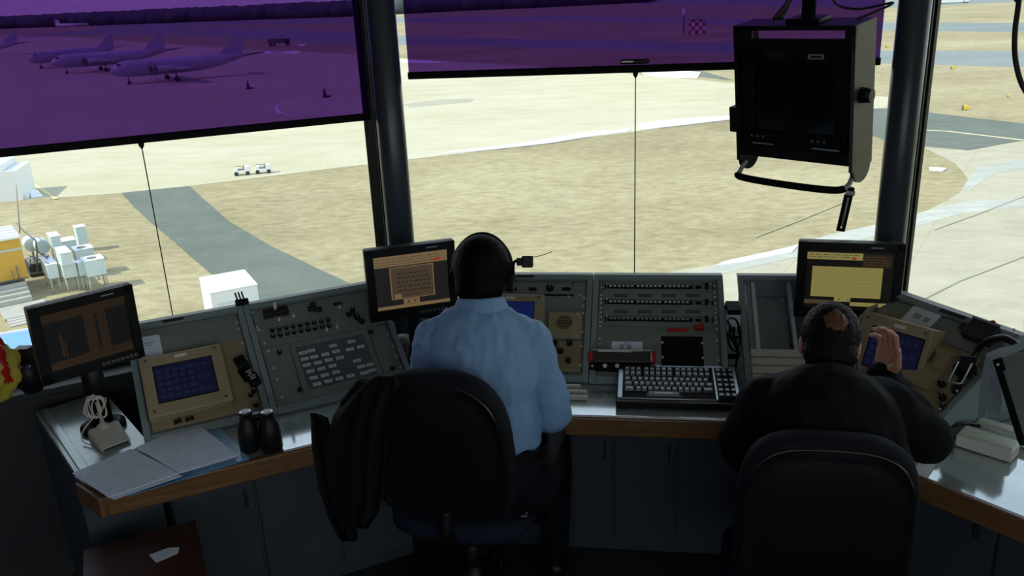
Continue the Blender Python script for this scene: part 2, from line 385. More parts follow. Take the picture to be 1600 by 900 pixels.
def patch(name, pts, m, lift, wob=0, structure=True, label=None, cat=None, thick=.02):
    """a flat paved / snowy area given by its outline on the airfield"""
    P = [G(x, y) for x, y in pts]; 
    if wob:
        Q = []
        for i, p in enumerate(P):
            q = P[(i + 1) % len(P)]; n = max(2, int((q - p).length / 3)); n = min(n, 24)
            for k in range(n):
                s = p.lerp(q, k / n); s = s + V((noise.noise(s * .13), noise.noise(s * .13 + V((9, 9, 9))), 0)) * wob * (1 if True else 0); Q.append(V((s.x, s.y, ZG)))
        P = Q
    b = B(); b.prism([(p.x, p.y, ZG + lift) for p in P], (0, 0, -thick), m)
    bmesh.ops.triangulate(b.bm, faces=[f for f in b.bm.faces if len(f.verts) > 4])
    if structure: return struct(name, b)
    o = obj(name, b); tag(o, label, cat, None, 'stuff'); return o
# main apron, then the paved bands beyond, then the infield grass laid over
patch('apron_concrete', [(-500, 345), (-60, 320), (190, 302), (297, 291), (583, 256), (720, 240), (1000, 205), (1150, 184), (1320, 172), (1400, 168), (1400, 153), (1362, 150), (1147, 130), (900, 108), (640, 92), (570, 86), (400, 78), (250, 68), (180, 63), (60, 55), (-60, 56), (-500, 80)], 'concrete', .03, thick=.03)
patch('apron_right', [(1440, 228), (1510, 236), (1600, 219), (1900, 190), (2300, 300), (2300, 900), (1000, 900), (900, 520), (1000, 433), (1130, 412), (1240, 385), (1330, 362), (1440, 333), (1498, 303), (1513, 282), (1490, 255), (1440, 230)], 'concrete_worn', .03, .3, thick=.03)
patch('taxiway_road', [(190, 302), (297, 291), (318, 312), (360, 348), (420, 385), (490, 418), (560, 450), (700, 520), (560, 640), (470, 560), (400, 490), (345, 440), (290, 395), (235, 347)], 'asphalt', .05, .2, thick=.05)
patch('taxiway_right', [(1320, 172), (1400, 170), (1480, 180), (1600, 194), (1800, 200), (1800, 200), (1600, 220), (1510, 235), (1440, 229), (1380, 218), (1330, 200), (1310, 190)], 'asphalt', .06, .0, thick=.06)
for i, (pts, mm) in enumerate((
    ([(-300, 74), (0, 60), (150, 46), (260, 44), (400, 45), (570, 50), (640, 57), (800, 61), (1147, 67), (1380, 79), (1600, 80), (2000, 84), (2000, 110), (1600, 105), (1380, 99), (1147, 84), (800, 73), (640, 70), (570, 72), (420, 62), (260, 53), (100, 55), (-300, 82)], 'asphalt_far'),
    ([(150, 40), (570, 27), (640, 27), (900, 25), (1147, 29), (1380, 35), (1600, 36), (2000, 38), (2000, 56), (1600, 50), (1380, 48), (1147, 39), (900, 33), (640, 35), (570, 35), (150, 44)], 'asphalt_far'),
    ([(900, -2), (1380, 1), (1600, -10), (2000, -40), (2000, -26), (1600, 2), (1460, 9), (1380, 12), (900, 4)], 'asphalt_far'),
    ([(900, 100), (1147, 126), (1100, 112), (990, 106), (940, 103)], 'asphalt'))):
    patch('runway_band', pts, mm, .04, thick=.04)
# painted lines
def gline(px, w, m='road_paint', name='painted_line', lift=.07):
    P = [G(x, y) for x, y in px]; b = B()
    lft, rgt = [], []
    for i, p in enumerate(P):
        t = (P[min(i + 1, len(P) - 1)] - P[max(i - 1, 0)]).normalized(); n = V((-t.y, t.x, 0)) * w / 2; lft.append(p + n); rgt.append(p - n)
    for i in range(len(P) - 1):
        b.face([(*lft[i].xy, ZG + lift), (*rgt[i].xy, ZG + lift), (*rgt[i + 1].xy, ZG + lift), (*lft[i + 1].xy, ZG + lift)], m)
    return struct(name, b)
gline([(0, 250), (45, 284), (88, 312)], .35)
gline([(1400, 202), (1480, 206), (1600, 220)], .5)
gline([(455, 182), (435, 176), (431, 168), (440, 161), (470, 155), (505, 149)], .5, 'snow')
gline([(1460, 360), (1530, 335), (1620, 300)], .12, 'ground_stain'); gline([(1420, 480), (1500, 440), (1600, 402)], .12, 'ground_stain')
gline([(1180, 372), (1250, 345), (1330, 312)], .12, 'ground_stain', 'rut')
# snow and slush
SN = [([(690, 241), (760, 232), (860, 218), (930, 207), (985, 203), (985, 206), (940, 212), (860, 224), (760, 236)], 'long thin snow strip along the near apron edge, left of the shade cord'),
      ([(998, 196), (1040, 190), (1120, 183), (1147, 182), (1140, 188), (1060, 198), (1000, 204)], 'wide bright snow strip along the near apron edge, right of the shade cord'),
      ([(1000, 110), (1060, 111), (1095, 114), (1090, 123), (1030, 121), (1003, 117)], 'snow patch on the far apron edge just below the middle shade bar'),
      ([(1130, 412), (1180, 400), (1240, 386), (1230, 396), (1160, 412), (1120, 418)], 'slush bank at the rim of the near grass, left of the right monitor'),
      ([(440, 83), (456, 80), (470, 81), (460, 85)], 'small snow patch beyond the apron, nearest the parked truck'),
      ([(405, 82), (424, 81), (422, 84)], 'tiny snow patch beyond the apron, left of the others'),
      ([(465, 70), (478, 69), (476, 72), (467, 72)], 'small snow patch on the far band right of the truck'),
      ([(50, 299), (62, 298), (70, 308), (53, 310)], 'snow heap at the foot of the white hangar'),
      ([(590, 93), (660, 95), (700, 98), (660, 99), (600, 96)], 'snow line on the far apron edge behind the left column'),
      ([(1450, 262), (1475, 264), (1470, 268), (1452, 267)], 'snow clump near the rounded right tip of the grass')]
for pts, lb in SN: patch('snow_patch', pts, 'snow', .14, .5, False, lb, 'snow', .1)
for pts in ([(1100, 425), (1180, 398), (1290, 368), (1380, 350), (1460, 325), (1510, 315), (1600, 312), (1600, 322), (1500, 334), (1430, 356), (1300, 385), (1200, 412), (1120, 432)],
            [(1520, 262), (1560, 255), (1600, 250), (1600, 262), (1550, 272), (1515, 300), (1505, 298)]): patch('wet_streak', pts, 'wet_slush', .045, .6, True, thick=.02)
for pts in ([(640, 160), (700, 152), (740, 156), (690, 164), (645, 168)], [(620, 280), (690, 262), (900, 228), (1000, 226), (900, 245), (700, 275)]): pass
patch('apron_stain', [(628, 163), (690, 156), (745, 155), (735, 160), (640, 168)], 'ground_stain', .045, 1.0, True)
# far tree line: one uncountable belt of bare woods
b = B(); rr = random.Random(3)
m_tree = mat('far_woods', (.055, .075, .075), 1.0, var=.35, vscale=.05)
for row in range(3):
    pts = [(-260, 57), (0, 45), (140, 40), (280, 35), (420, 30), (560, 25), (700, 18), (860, 11), (1000, 4)]
    P = [G(x, y - row * 1.2) for x, y in pts]; P = spline(P, 26)
    for p in P:
        for k in range(2):
            h = rr.uniform(13, 16) + row * 1.2; r_ = rr.uniform(11, 19)
            q = p + V((rr.uniform(-12, 12), rr.uniform(-8, 14), 0))
            b.sph((q.x, q.y, ZG + h * .45), (r_, r_ * .8, h * .56), None, m_tree, 8)
o = obj('tree_belt', b); tag(o, 'long dark belt of bare woods along the far horizon', 'trees', None, 'stuff')

# ---- four engine patrol aircraft parked on the apron
mat('aircraft_grey', (.46, .49, .52), .45, var=.05, vscale=.5); mat('aircraft_dark', (.05, .055, .06), .6); M['acg'] = MATS['aircraft_grey']; M['acd'] = MATS['aircraft_dark']
def aircraft(label):
    t = thing('patrol_aircraft', label, 'aircraft', (0, 0, 0), 0, 'patrol aircraft parked on the apron')   # nose to -X, ground z=0
    b = B(); zc = 3.4; L = 31.0
    st = [(0, .05, 3.0), (.5, .75, 3.05), (1.4, 1.25, 3.2), (2.6, 1.6, 3.35), (4.5, 1.73, 3.4), (14, 1.73, 3.4), (20, 1.65, 3.5), (24, 1.3, 3.8), (27.5, .85, 4.15), (30, .45, 4.4), (31, .2, 4.5)]
    rings = []
    for x, r, z in st: rings.append([b.bm.verts.new((x, r * math.cos(a), z + r * 1.05 * math.sin(a))) for a in [2 * math.pi * j / 20 for j in range(20)]])
    k = b.mi('acg')
    for A_, B_ in zip(rings, rings[1:]):
        for j in range(20): f = b.bm.faces.new((A_[j], A_[(j + 1) % 20], B_[(j + 1) % 20], B_[j])); f.smooth = True; f.material_index = k
    b.bm.faces.new(rings[0][::-1]); b.bm.faces.new(rings[-1]); fus = obj('fuselage', b, t)
    b = B(); b.box((2.0, 0, 4.35), (1.1, 2.1, .5), None, 'acd', .15); obj('cockpit_glazing', b, fus)
    def foil(pts, th, name, vec):
        b = B(); b.prism(pts, vec, 'acg'); obj(name, b, t)
    for s in (1, -1):
        foil([(10.5, s * 1.2, 2.55), (15.5, s * 1.2, 2.55), (14.6, s * 15, 3.4), (12.6, s * 15, 3.4)], .4, 'wing', (0, 0, .38))
        foil([(26.3, s * .5, 4.2), (29.4, s * .5, 4.2), (29.2, s * 6.5, 5.0), (27.6, s * 6.5, 5.0)], .2, 'tailplane', (0, 0, .2))
        for yy in (4.6, 9.2):
            b = B(); z = 2.55 + yy / 15 * .85 + .35
            b.cyl((8.0, s * yy, z), (13.6, s * yy, z), .62, .38, 14, 'acg'); b.sph((8.0, s * yy, z), (.75, .5, .5), None, 'acd', 10); e = obj('engine', b, t)
            b = B()
            for q in range(4):
                a = math.pi / 2 * q + .5; d = V((0, math.cos(a), math.sin(a))); c = V((7.7, s * yy, z))
                b.box(c + d * 1.05, (.08, .32, 1.7), Matrix.Rotation(a - math.pi / 2, 3, 'X'), 'acd')
            obj('propeller', b, e)
        b = B(); b.cyl((13, s * 4.6, 2.6), (13, s * 4.6, .5), .14, m='acd')
        for q in (-.35, .35): b.cyl((13, s * 4.6 + q - .15, .55), (13, s * 4.6 + q + .15, .55), .55, m='acd', seg=18)
        obj('landing_gear', b, t)
    b = B(); b.prism([(24.0, -.14, 4.8), (30.2, -.14, 4.7), (30.9, -.14, 8.6), (28.7, -.14, 8.9)], (0, .28, 0), 'acg'); obj('fin', b, t)
    b = B(); b.cyl((30.6, 0, 4.5), (35.6, 0, 4.9), .24, .10, 10, 'acd'); obj('tail_boom', b, t)
    b = B(); b.cyl((3.6, 0, 2.2), (3.6, 0, .4), .1, m='acd')
    for q in (-.2, .2): b.cyl((3.6, q - .1, .38), (3.6, q + .1, .38), .38, m='acd')
    obj('landing_gear', b, t)
    return t
def place_ac(t, nose, tail):
    a = G(*nose, 3.1); c = G(*tail, 4.6); d = c - a; t.location = (a.x, a.y, ZG + .03); t.rotation_euler = (0, 0, math.atan2(d.y, d.x))
ac = aircraft('grey four-engine patrol aircraft on the apron, nearest and largest of the parked row'); place_ac(ac, (172, 112), (388, 85))
for lb, n, tl in (('grey patrol aircraft in the middle of the parked row, directly behind the nearest one', (79, 99), (258, 78)), ('grey patrol aircraft of the row, mostly hidden behind the middle one', (44, 93), (212, 71)),
                  ('grey patrol aircraft at the far left, only its tail end inside the window', (-150, 84), (48, 66))):
    c = dup(ac, label=lb); place_ac(c, n, tl)
    if n[0] < 0: e_ = G(*tl, 4.6); d_ = c.rotation_euler.z; c.location = (e_.x - 35.6 * math.cos(d_), e_.y - 35.6 * math.sin(d_), ZG + .03)
# ---- small things on the field
def at_ground(x, y): p = G(x, y, .05); return V((p.x, p.y, ZG + .05))
mat('white_paint_ext', (.78, .82, .80), .5); M['wext'] = MATS['white_paint_ext']; mat('ac_unit_paint', (.55, .66, .66), .5, var=.05, vscale=2); M['acu'] = MATS['ac_unit_paint']
mat('yellow_cladding', (.60, .36, .05), .6, var=.06, vscale=1.5); M['yel'] = MATS['yellow_cladding']; mat('dark_rubber', (.03, .03, .03), .8); M['rub'] = MATS['dark_rubber']; mat('ext_steel', (.16, .16, .15), .6); M['est'] = MATS['ext_steel']
mat('step_concrete', (.42, .42, .36), .9, var=.08, vscale=2); M['stc'] = MATS['step_concrete']
def cart(x, y, label):
    p = at_ground(x, y); t = thing('ground_power_cart', label, 'cart', p, R(12), 'white carts parked on the near apron')
    f = Fr(p, V((math.cos(R(12)), math.sin(R(12)), 0)), V((-math.sin(R(12)), math.cos(R(12)), 0)), (0, 0, 1))
    b = B(); f.box(b, -1.0, 1.0, -.5, .5, .3, .62, 'wext', .04); obj('chassis', b, t)
    b = B(); f.box(b, -.98, -.45, -.48, .48, .62, .95, 'wext', .05); obj('hood', b, t)
    b = B(); f.box(b, .35, .98, -.48, .48, .62, 1.1, 'wext', .05); obj('engine_box', b, t)
    b = B(); f.box(b, -.40, .3, -.42, .42, .62, .75, 'est', .03); f.box(b, .22, .32, -.42, .42, .7, 1.15, 'est', .03); obj('seat', b, t)
    b = B(); b.tube(spline([f.P(-.9, -.4, .95), f.P(-.7, -.4, 1.2), f.P(.0, -.4, 1.15), f.P(.3, -.4, 1.0)], 4), .04, 6, 'est'); obj('rail', b, t)
    for a in (-.7, .7):
        for s in (-.5, .5):
            b = B(); b.cyl(f.P(a, s - .1, .25), f.P(a, s + .1, .25), .25, m='rub'); obj('wheel', b, t)
    t.scale = (.76, .76, .76)
cart(379, 273, 'small white ground cart on the apron, left one of the pair'); cart(412, 270, 'small white ground cart on the apron, right one of the pair')
def truck(x, y):
    p = at_ground(x, y); t = thing('parked_truck', 'dark truck standing beyond the apron, seen through the purple shade', 'truck', p, R(10)); f = Fr(p, (math.cos(R(10)), math.sin(R(10)), 0), (-math.sin(R(10)), math.cos(R(10)), 0), (0, 0, 1))
    b = B(); f.box(b, -4.2, 2.4, -1.2, 1.2, 1.0, 3.0, 'est', .1); obj('cargo_box', b, t)
    b = B(); f.box(b, 2.5, 4.4, -1.1, 1.1, .8, 2.7, 'rub', .25); obj('cab', b, t)
    for a in (-3.2, -1.8, 3.4):
        for s in (-1.1, 1.1): b = B(); b.cyl(f.P(a, s - .15, .5), f.P(a, s + .15, .5), .5, m='rub'); obj('wheel', b, t)
truck(436, 72)
def checker():
    p = at_ground(1084, 53); t = thing('checkered_shelter', 'red and white checkered field shelter seen through the middle purple shade', 'shelter', p); f = Fr(p, (1, 0, 0), (0, 1, 0), (0, 0, 1))
    m = bpy.data.materials.new('checker_paint'); m.use_nodes = True; tt = m.node_tree; ck = tt.nodes.new('ShaderNodeTexChecker'); ck.inputs['Scale'].default_value = 1 / 1.3; ck.inputs[1].default_value = (.7, .7, .7, 1); ck.inputs[2].default_value = (.4, .05, .03, 1)
    c = tt.nodes.new('ShaderNodeTexCoord'); tt.links.new(c.outputs['Object'], ck.inputs[0]); tt.links.new(ck.outputs[0], tt.nodes['Principled BSDF'].inputs['Base Color'])
    b = B(); f.box(b, -2.2, 3.8, -1.5, 1.5, .02, 4.6, m); obj('cabin', b, t)
    b = B(); f.box(b, -2.4, 4.0, -1.7, 1.7, 4.6, 4.8, 'est'); obj('roof', b, t)
    b = B(); b.cyl(f.P(-3.6, 0, 0), f.P(-3.6, 0, 8.5), .25, m='est'); b.cyl(f.P(-3.6, 0, 6), f.P(-3.6, 0, 8.5), .6, m='wext'); obj('mast', b, t)
checker()
# distant white airliner far left on horizon, runway markers, field signs
p = at_ground(115, 43); t = thing('distant_jet', 'tiny white jet far off in front of the woods', 'aircraft', p, R(5)); f = Fr(p, (1, .1, 0), (-.1, 1, 0), (0, 0, 1))
b = B(); b.cyl(f.P(-20, 0, 3.4), f.P(18, 0, 3.4), 1.9, 1.2, 12, 'wext'); obj('fuselage', b, t)
b = B(); b.prism([f.P(-20, -.2, 4), f.P(-14, -.2, 4), f.P(-17, -.2, 10), f.P(-20.5, -.2, 10)], (0, .5, 0), 'wext'); obj('fin', b, t)
b = B(); b.prism([f.P(-4, -15, 2.6), f.P(-1, -15, 2.6), f.P(4, 15, 2.6), f.P(0, 15, 2.6)], (0, 0, .5), 'wext'); obj('wing', b, t)
mat('marker_yellow', (.75, .5, .04), .6); M['mky'] = MATS['marker_yellow']
for x, y, s, lb in ((1509, 172, .62, 'yellow taxiway marker box on the grass, nearest one right of the column'), (1489, 108, .5, 'small yellow marker on the farther grass band'), (1576, 152, .3, 'tiny dark marker on the grass at the right edge'), (1387, 75, .6, 'yellow marker on the grass between the middle shade and the column')):
    p = at_ground(x, y); b = B(); b.box(p + V((0, 0, .55 * s)), (1.1 * s, .5 * s, .8 * s), None, 'mky', .05); b.box(p + V((-.7 * s, 0, .5 * s)), (.35 * s, .45 * s, .95 * s), None, 'est', .04); b.cyl(p, p + V((0, 0, .3)), .06, m='est')
    solo('taxiway_marker', b, lb, 'marker')
for x, y, lb in ((388, 139, 'small dark chock stand alone on the apron, right of the nearest aircraft'), (508, 152, 'dark cone-shaped stand on the apron near the painted loop')):
    p = at_ground(x, y); b = B(); b.lathe(p, [(.55, 0), (.55, .12), (.35, .2), (.2, 1.0), (.12, 1.5), (.02, 1.55)], m='rub', seg=10); b.box(p + V((.7, 0, .15)), (.6, .3, .3), None, 'rub')
    solo('apron_cone', b, lb, 'cone')
b = B(); p = at_ground(1485, 5); 
b.box(p + V((0, 0, 1.5)), (14, 2.5, 2.4), None, 'wext', .1); b.box(p + V((9, 0, 1.2)), (3, 2.4, 1.8), None, 'wext', .3); b.box(p + V((2, 0, .3)), (16, 2.2, .5), None, 'rub')
solo('distant_trailer', b, 'white trailer far off at the top edge, right of the right column', 'trailer')

# ---- white hangar block, yellow cabin, ducts and units at the left
def hbox(corners_px, h, z0=0.0):
    """ground corners by pixel (front-left, front-right) + depth -> frame"""
    pass
def gframe(pxa, pxb, z=0.0):
    a, c = G(*pxa, z), G(*pxb, z); ex = (c - a); L = ex.length; ex.normalize(); return Fr(a, ex, V((-ex.y, ex.x, 0)), (0, 0, 1)), L
fr, L = gframe((-60, 322), (36, 313))
t = thing('white_building', 'plain white building block at the left edge, beyond the grass', 'building', fr.o)
b = B(); fr.box(b, 0, L, 0, 5, 0, 2.7, 'wext'); obj('wall', b, t)
b = B(); fr.box(b, -.1, L - 1.1, .2, 5.2, 2.7, 3.3, 'wext', .1); obj('roof', b, t)
b = B(); fr.box(b, L, L + .3, .5, 1.3, 0, .5, 'wext'); obj('step', b, t)
# yellow cabin: front wall bottom edge from (−40,478) to (46,466)
zy = 1.0
exY, eyY = az(36.0); cY = G(45, 434, zy); L = 7.0; fr = Fr(cY - exY * L, exY, eyY, (0, 0, 1))
t = thing('yellow_cabin', 'yellow clad cabin with a white flat roof at the left edge', 'building', (fr.o.x, fr.o.y, ZG))
b = B(); fr.box(b, 0, L, 0, 3.2, 0, 2.45, 'yel'); obj('wall', b, t)
b = B(); fr.box(b, 0, L, -.04, 0, 1.75, 1.9, 'cream'); fr.box(b, L * .62, L * .64, -.03, 0, 0, 1.7, 'beigedark'); fr.box(b, 0, L, -.03, 0, 0, .08, 'est'); obj('wall_trim', b, t)
b = B(); fr.box(b, -.2, L + .05, -.10, 3.3, 2.45, 2.58, 'wext')
for k in range(4): fr.box(b, -.2, L + .1, .3 + k * .8, .38 + k * .8, 2.58, 2.63, 'acu')
obj('roof', b, t)
b = B(); fr.box(b, .3, L - .2, .2, 3.1, -1.0, 0, 'est'); obj('plinth', b, t)
yfr, yL = fr, L
# concrete steps in two flights
t = thing('concrete_steps', 'two flights of pale concrete steps below the yellow cabin', 'steps', G(20, 500)); f0 = yfr
for k in range(4):
    b = B(); f0.box(b, yL - 2.3, yL - .25, -.35 - .40 * (k + 1), -.37 - .40 * k, -1.0, -.05 - .18 * k, 'stc', .01); obj('step', b, t)
b = B(); f0.box(b, yL - 2.0, yL + .3, -4.4, -1.99, -.99, -.86, 'stc'); obj('landing', b, t)
for k in range(3):
    b = B(); f0.box(b, yL - 1.9, yL + .4, -4.4 - .42 * (k + 1), -4.42 - .42 * k, -1.0, -.88 - .025 * k, 'stc', .01); obj('step', b, t)
b = B()
for s in (yL - 2.35,): 
    b.tube([f0.P(s, -.2, -.9), f0.P(s, -.2, .5), f0.P(s, -1.6, -.2), f0.P(s, -1.6, -1.0)], .03, 6, 'est')
b.tube([f0.P(yL - .5, -.2, -.2), f0.P(yL - .5, -.2, .9)], .04, 6, 'est'); b.tube([f0.P(yL - .8, -.3, -.2), f0.P(yL - .8, -.3, .7)], .03, 6, 'est'); obj('handrail', b, t)
# antenna pole
p = G(37, 440); b = B(); b.tube([p, (p.x, p.y, ZG + 2.0), G(31, 360, 3.2), G(25, 288, 6.0)], [.05, .05, .04, .015], 6, 'est'); solo('antenna_pole', b, 'thin dark whip antenna pole rising beside the yellow cabin', 'antenna')
# pale units and ducts: front-bottom corners by pixel at height z, then own height and depth; all share the cabin's orientation
def unit(name, label, cat, pa, pb, z, h, dep, m='acu', legs=0, grp=None, roofm='wext', hole=False, vents=0, ang=36.0):
    a, c = G(*pa, z), G(*pb, z); L = (c - a).length; ex, ey = az(ang); fr = Fr(a, ex, ey, (0, 0, 1)); t = thing(name, label, cat, (fr.o.x, fr.o.y, ZG), 0, grp)
    b = B(); fr.box(b, 0, L, 0, dep, 0, h, m, .03); obj('casing', b, t)
    b = B(); fr.box(b, -.03, L + .03, -.03, dep + .03, h, h + .05, roofm, .01)
    tp = obj('top_cover', b, t)
    if hole: b = B(); b.cyl(fr.P(L * .45, dep * .45, h + .05), fr.P(L * .45, dep * .45, h + .08), min(L, dep) * .25, m='est'); obj('fan_grille', b, tp)
    if vents:
        b = B()
        for k in range(vents): fr.box(b, L * .12, L * .45, -.02, 0, h * .3 + k * h * .12, h * .36 + k * h * .12, 'acu')
        fr.box(b, L * .5, L * .9, -.02, 0, h * .1, h * .85, 'wext', .01)
        obj('door_panel', b, t)
    if legs:
        for a_ in (.08, L - .08):
            for q in (.1, dep - .1): b = B(); b.cyl(fr.P(a_, q, -z), fr.P(a_, q, 0), .05, m='stc', seg=8); obj('leg', b, t)
    return t
unit('equipment_shelter', 'white equipment shelter standing by the asphalt road, just over the console', 'shelter', (338, 520), (404, 500), 0, 2.1, 3.0, 'wext', vents=4, ang=28.0)
unit('vent_tower', 'tall narrow pale blue vent tower standing on the grass behind the units', 'vent', (126, 395), (142, 393), 0, 1.75, .8)
CU, DU = 'cooling units beside the yellow cabin', 'pale duct boxes beside the yellow cabin'
unit('cooling_unit', 'largest pale cooling unit with fan opening, nearest the leftmost monitor', 'cooling unit', (137, 434), (168, 428), .9, .95, 1.1, legs=1, grp=CU, hole=True)
unit('cooling_unit', 'pale cooling unit with dark fan opening, set behind the largest unit', 'cooling unit', (121, 412), (150, 407), .9, .80, 1.1, legs=1, grp=CU, hole=True)
unit('cooling_unit', 'low wide pale cooling unit behind the stacked ducts', 'cooling unit', (98, 394), (122, 390), .9, .65, 1.1, legs=1, grp=CU)
unit('duct_section', 'lower front duct box carried on the dark steel stand', 'duct', (77, 437), (94, 434), .9, .85, 2.2, legs=1, grp=DU)
unit('duct_section', 'middle duct box that holds up the stepped duct', 'duct', (101, 436), (123, 432), .9, .85, .8, grp=DU, legs=1)
unit('duct_section', 'rounded duct box joined to the largest cooling unit', 'duct', (125, 432), (136, 430), .9, .80, .6, grp=DU, legs=1)
unit('duct_section', 'stepped upper duct box in the middle of the group', 'duct', (98, 416), (115, 413), 1.85, .72, 1.7, grp=DU)
unit('duct_section', 'topmost duct box at the rear of the group', 'duct', (83, 389), (97, 386), 2.1, .72, 1.3, grp=DU, legs=1)
for (x0, y0), lb in (((50, 383), 'fat round duct drum, nearest the yellow cabin'), ((67, 386), 'round duct drum between the cabin and the duct boxes')):
    ex, ey = az(36.0); a = G(x0, y0, 2.0); c = a + ey * 1.1; b = B(); b.cyl(a, c, .42, m='acu', seg=20); mid = (a + c) / 2; b.cyl(V((mid.x, mid.y, ZG)), mid + V((0, 0, -.3)), .07, m='est'); solo('duct_drum', b, lb, 'duct')
b = B()
for (x0, y0, z0), (x1, y1, z1) in (((26, 349, 3.4), (38, 362, 3.3)), ((38, 362, 3.3), (56, 376, 2.9)), ((56, 376, 2.9), (58, 392, 2.2)), ((58, 392, 2.2), (58, 428, .3)), ((58, 392, 2.2), (74, 404, 1.9)), ((47, 400, 1.6), (76, 412, 1.8)), ((47, 405, 1.2), (47, 432, .0)), ((47, 428, .5), (76, 424, 1.0)), ((50, 410, 1.0), (76, 400, 1.9))):
    b.cyl(G(x0, y0, z0), G(x1, y1, z1), .045, m='est', seg=8)
solo('steel_stand', b, 'dark angled steel pipework and stand between the yellow cabin and the ducts', 'steel frame')
fs_ = Fr(G(47, 436, .02), *az(36.0), (0, 0, 1)); b = B(); fs_.box(b, .1, 1.6, .3, 2.4, .0, .75, 'rub', .05); fs_.box(b, .2, 1.5, .4, 2.3, .75, .85, 'est', .03); solo('shadow_box', b, 'low dark box added for the shadow between the yellow cabin and the ducts', 'shadow box')  # dark box added to stand in for the shadow between cabin and ducts
# blue roofed hut with white markings, closest below on the left
fb, Lb = gframe((-90, 620), (80, 590), 2.2)
A = G(-90, 540, 2.2); Bq = G(90, 510, 2.2); Cq = G(110, 600, 2.2); Dq = G(-90, 680, 2.2)
t = thing('blue_roof_hut', 'flat blue roof with big white painted characters below the steps', 'hut', (Cq.x, Cq.y, ZG))
mat('blue_roof', (.16, .36, .72), .6, var=.06, vscale=1); M['brf'] = MATS['blue_roof']
b = B(); b.prism([A, Bq, Cq, Dq], (0, 0, -.2), 'brf'); rf = obj('roof', b, t)
b = B(); b.prism([A, Bq, Bq + V((.1, .15, 0)), A + V((.1, .15, 0))], (0, 0, .12), 'wext'); obj('roof_edge', b, t)
b = B(); b.prism([(p.x, p.y, ZG + 2.0) for p in (A, Bq, Cq, Dq)], (0, 0, -2.0), 'stc'); obj('wall', b, t)
def glyph(segs, name='painted_character'):
    b = B()
    for s in segs: b.prism([G(x, y, 2.23) for x, y in s], (0, 0, -.02), 'wext')
    obj(name, b, rf)
glyph([[(-14, 538), (9, 535), (11, 539), (-13, 543)], [(-12, 544), (12, 541), (14, 546), (-11, 551)]])
glyph([[(33, 541), (38, 539), (42, 548), (36, 550)], [(36, 546), (52, 543), (53, 547), (37, 550)], [(48, 527), (52, 526), (54, 544), (50, 545)]])
glyph([[(29, 556), (40, 553), (41, 557), (30, 560)], [(29, 558), (33, 557), (36, 572), (32, 574)]])
# exterior body of the tower under the floor so it stands on the ground
b = B(); b.prism([(*(p * .98).xy, ZG) for p in RING], (0, 0, -.15 - ZG), 'wallm'); struct('tower_shaft', b)

# ================================================================= WORKTOPS, BASE CABINETS, CONSOLES
DZ = .76
def W2(x, y, z=DZ): return WZ(x, y, z)
EC, EL = 2.637, 2.569                     # distance of the front edges
def isect(n1, v1, n2, v2):
    d = n1.x * n2.y - n1.y * n2.x; return V(((v1 * n2.y - v2 * n1.y) / d, (n1.x * v2 - n2.x * v1) / d, 0))
ra, rb_ = W2(1420, 740), W2(1600, 812); XE = flat(rb_ - ra); YE = V((-XE.y, XE.x, 0)); VE = ra.dot(YE)
cLC_f = isect(YL, EL, YC, EC); cCR_f = isect(YC, EC, YE, VE)
LCi = isect(YL, VL - .08, YC, VC - .08); 
XR2, YR2 = az(-66.0)
RW = CR.dot(YR2)
CRi = isect(YC, VC - .08, YR2, RW - .10)
fl = W2(163, 776); fl = V((fl.x, fl.y, 0)); bl = W2(228, 694)
def flat2(p): return V((p.x, p.y, 0))
def slab(name, pts, label, edge, cat='worktop', top='worktop', th=.028):
    o = sum((V(p) for p in pts), V()) / len(pts)
    t = thing(name, label, cat, (o.x, o.y, DZ - .04))
    b = B(); b.prism([(p[0], p[1], DZ - .002) for p in pts], (0, 0, -th), top); obj('surface', b, t)
    for a, c in edge:
        a, c = V((a.x, a.y, 0)), V((c.x, c.y, 0)); e = (c - a); L = e.length; e.normalize(); n = V((e.y, -e.x, 0)); f = Fr(a, e, n, (0, 0, 1))
        b = B(); f.box(b, 0, L, -.022, .004, DZ - .072, DZ + .000, 'wood', .007, 3); obj('wood_edge', b, t)
    return t
slab('worktop', [fl, cLC_f, LCi, XL * -.07 + YL * (VL - .1), XL * -.075 + YL * 2.82, flat2(W2(240, 702))], 'left grey worktop with a thick wooden front edge, papers lying on it', [(fl, cLC_f)])
slab('worktop', [cLC_f, cCR_f, CRi, LCi], 'middle grey worktop with a wooden front edge, carrying the keyboard', [(cLC_f, cCR_f)])
Rend = ra + XE * 1.15
slab('worktop', [cCR_f, Rend, Rend + YE * .85, CRi], 'right grey worktop with white patches of window light, pale trays on it', [(cCR_f, Rend)])
# wooden end cap of the left worktop
b = B(); e = flat(V((W2(128, 752).x, W2(128, 752).y, 0)) - fl); f = Fr(fl, e, V((-e.y, e.x, 0)), (0, 0, 1))
f.box(b, 0, .16, -.004, .020, DZ - .072, DZ, 'wood', .007, 3)
obj('wood_edge', b, bpy.data.objects['worktop'])
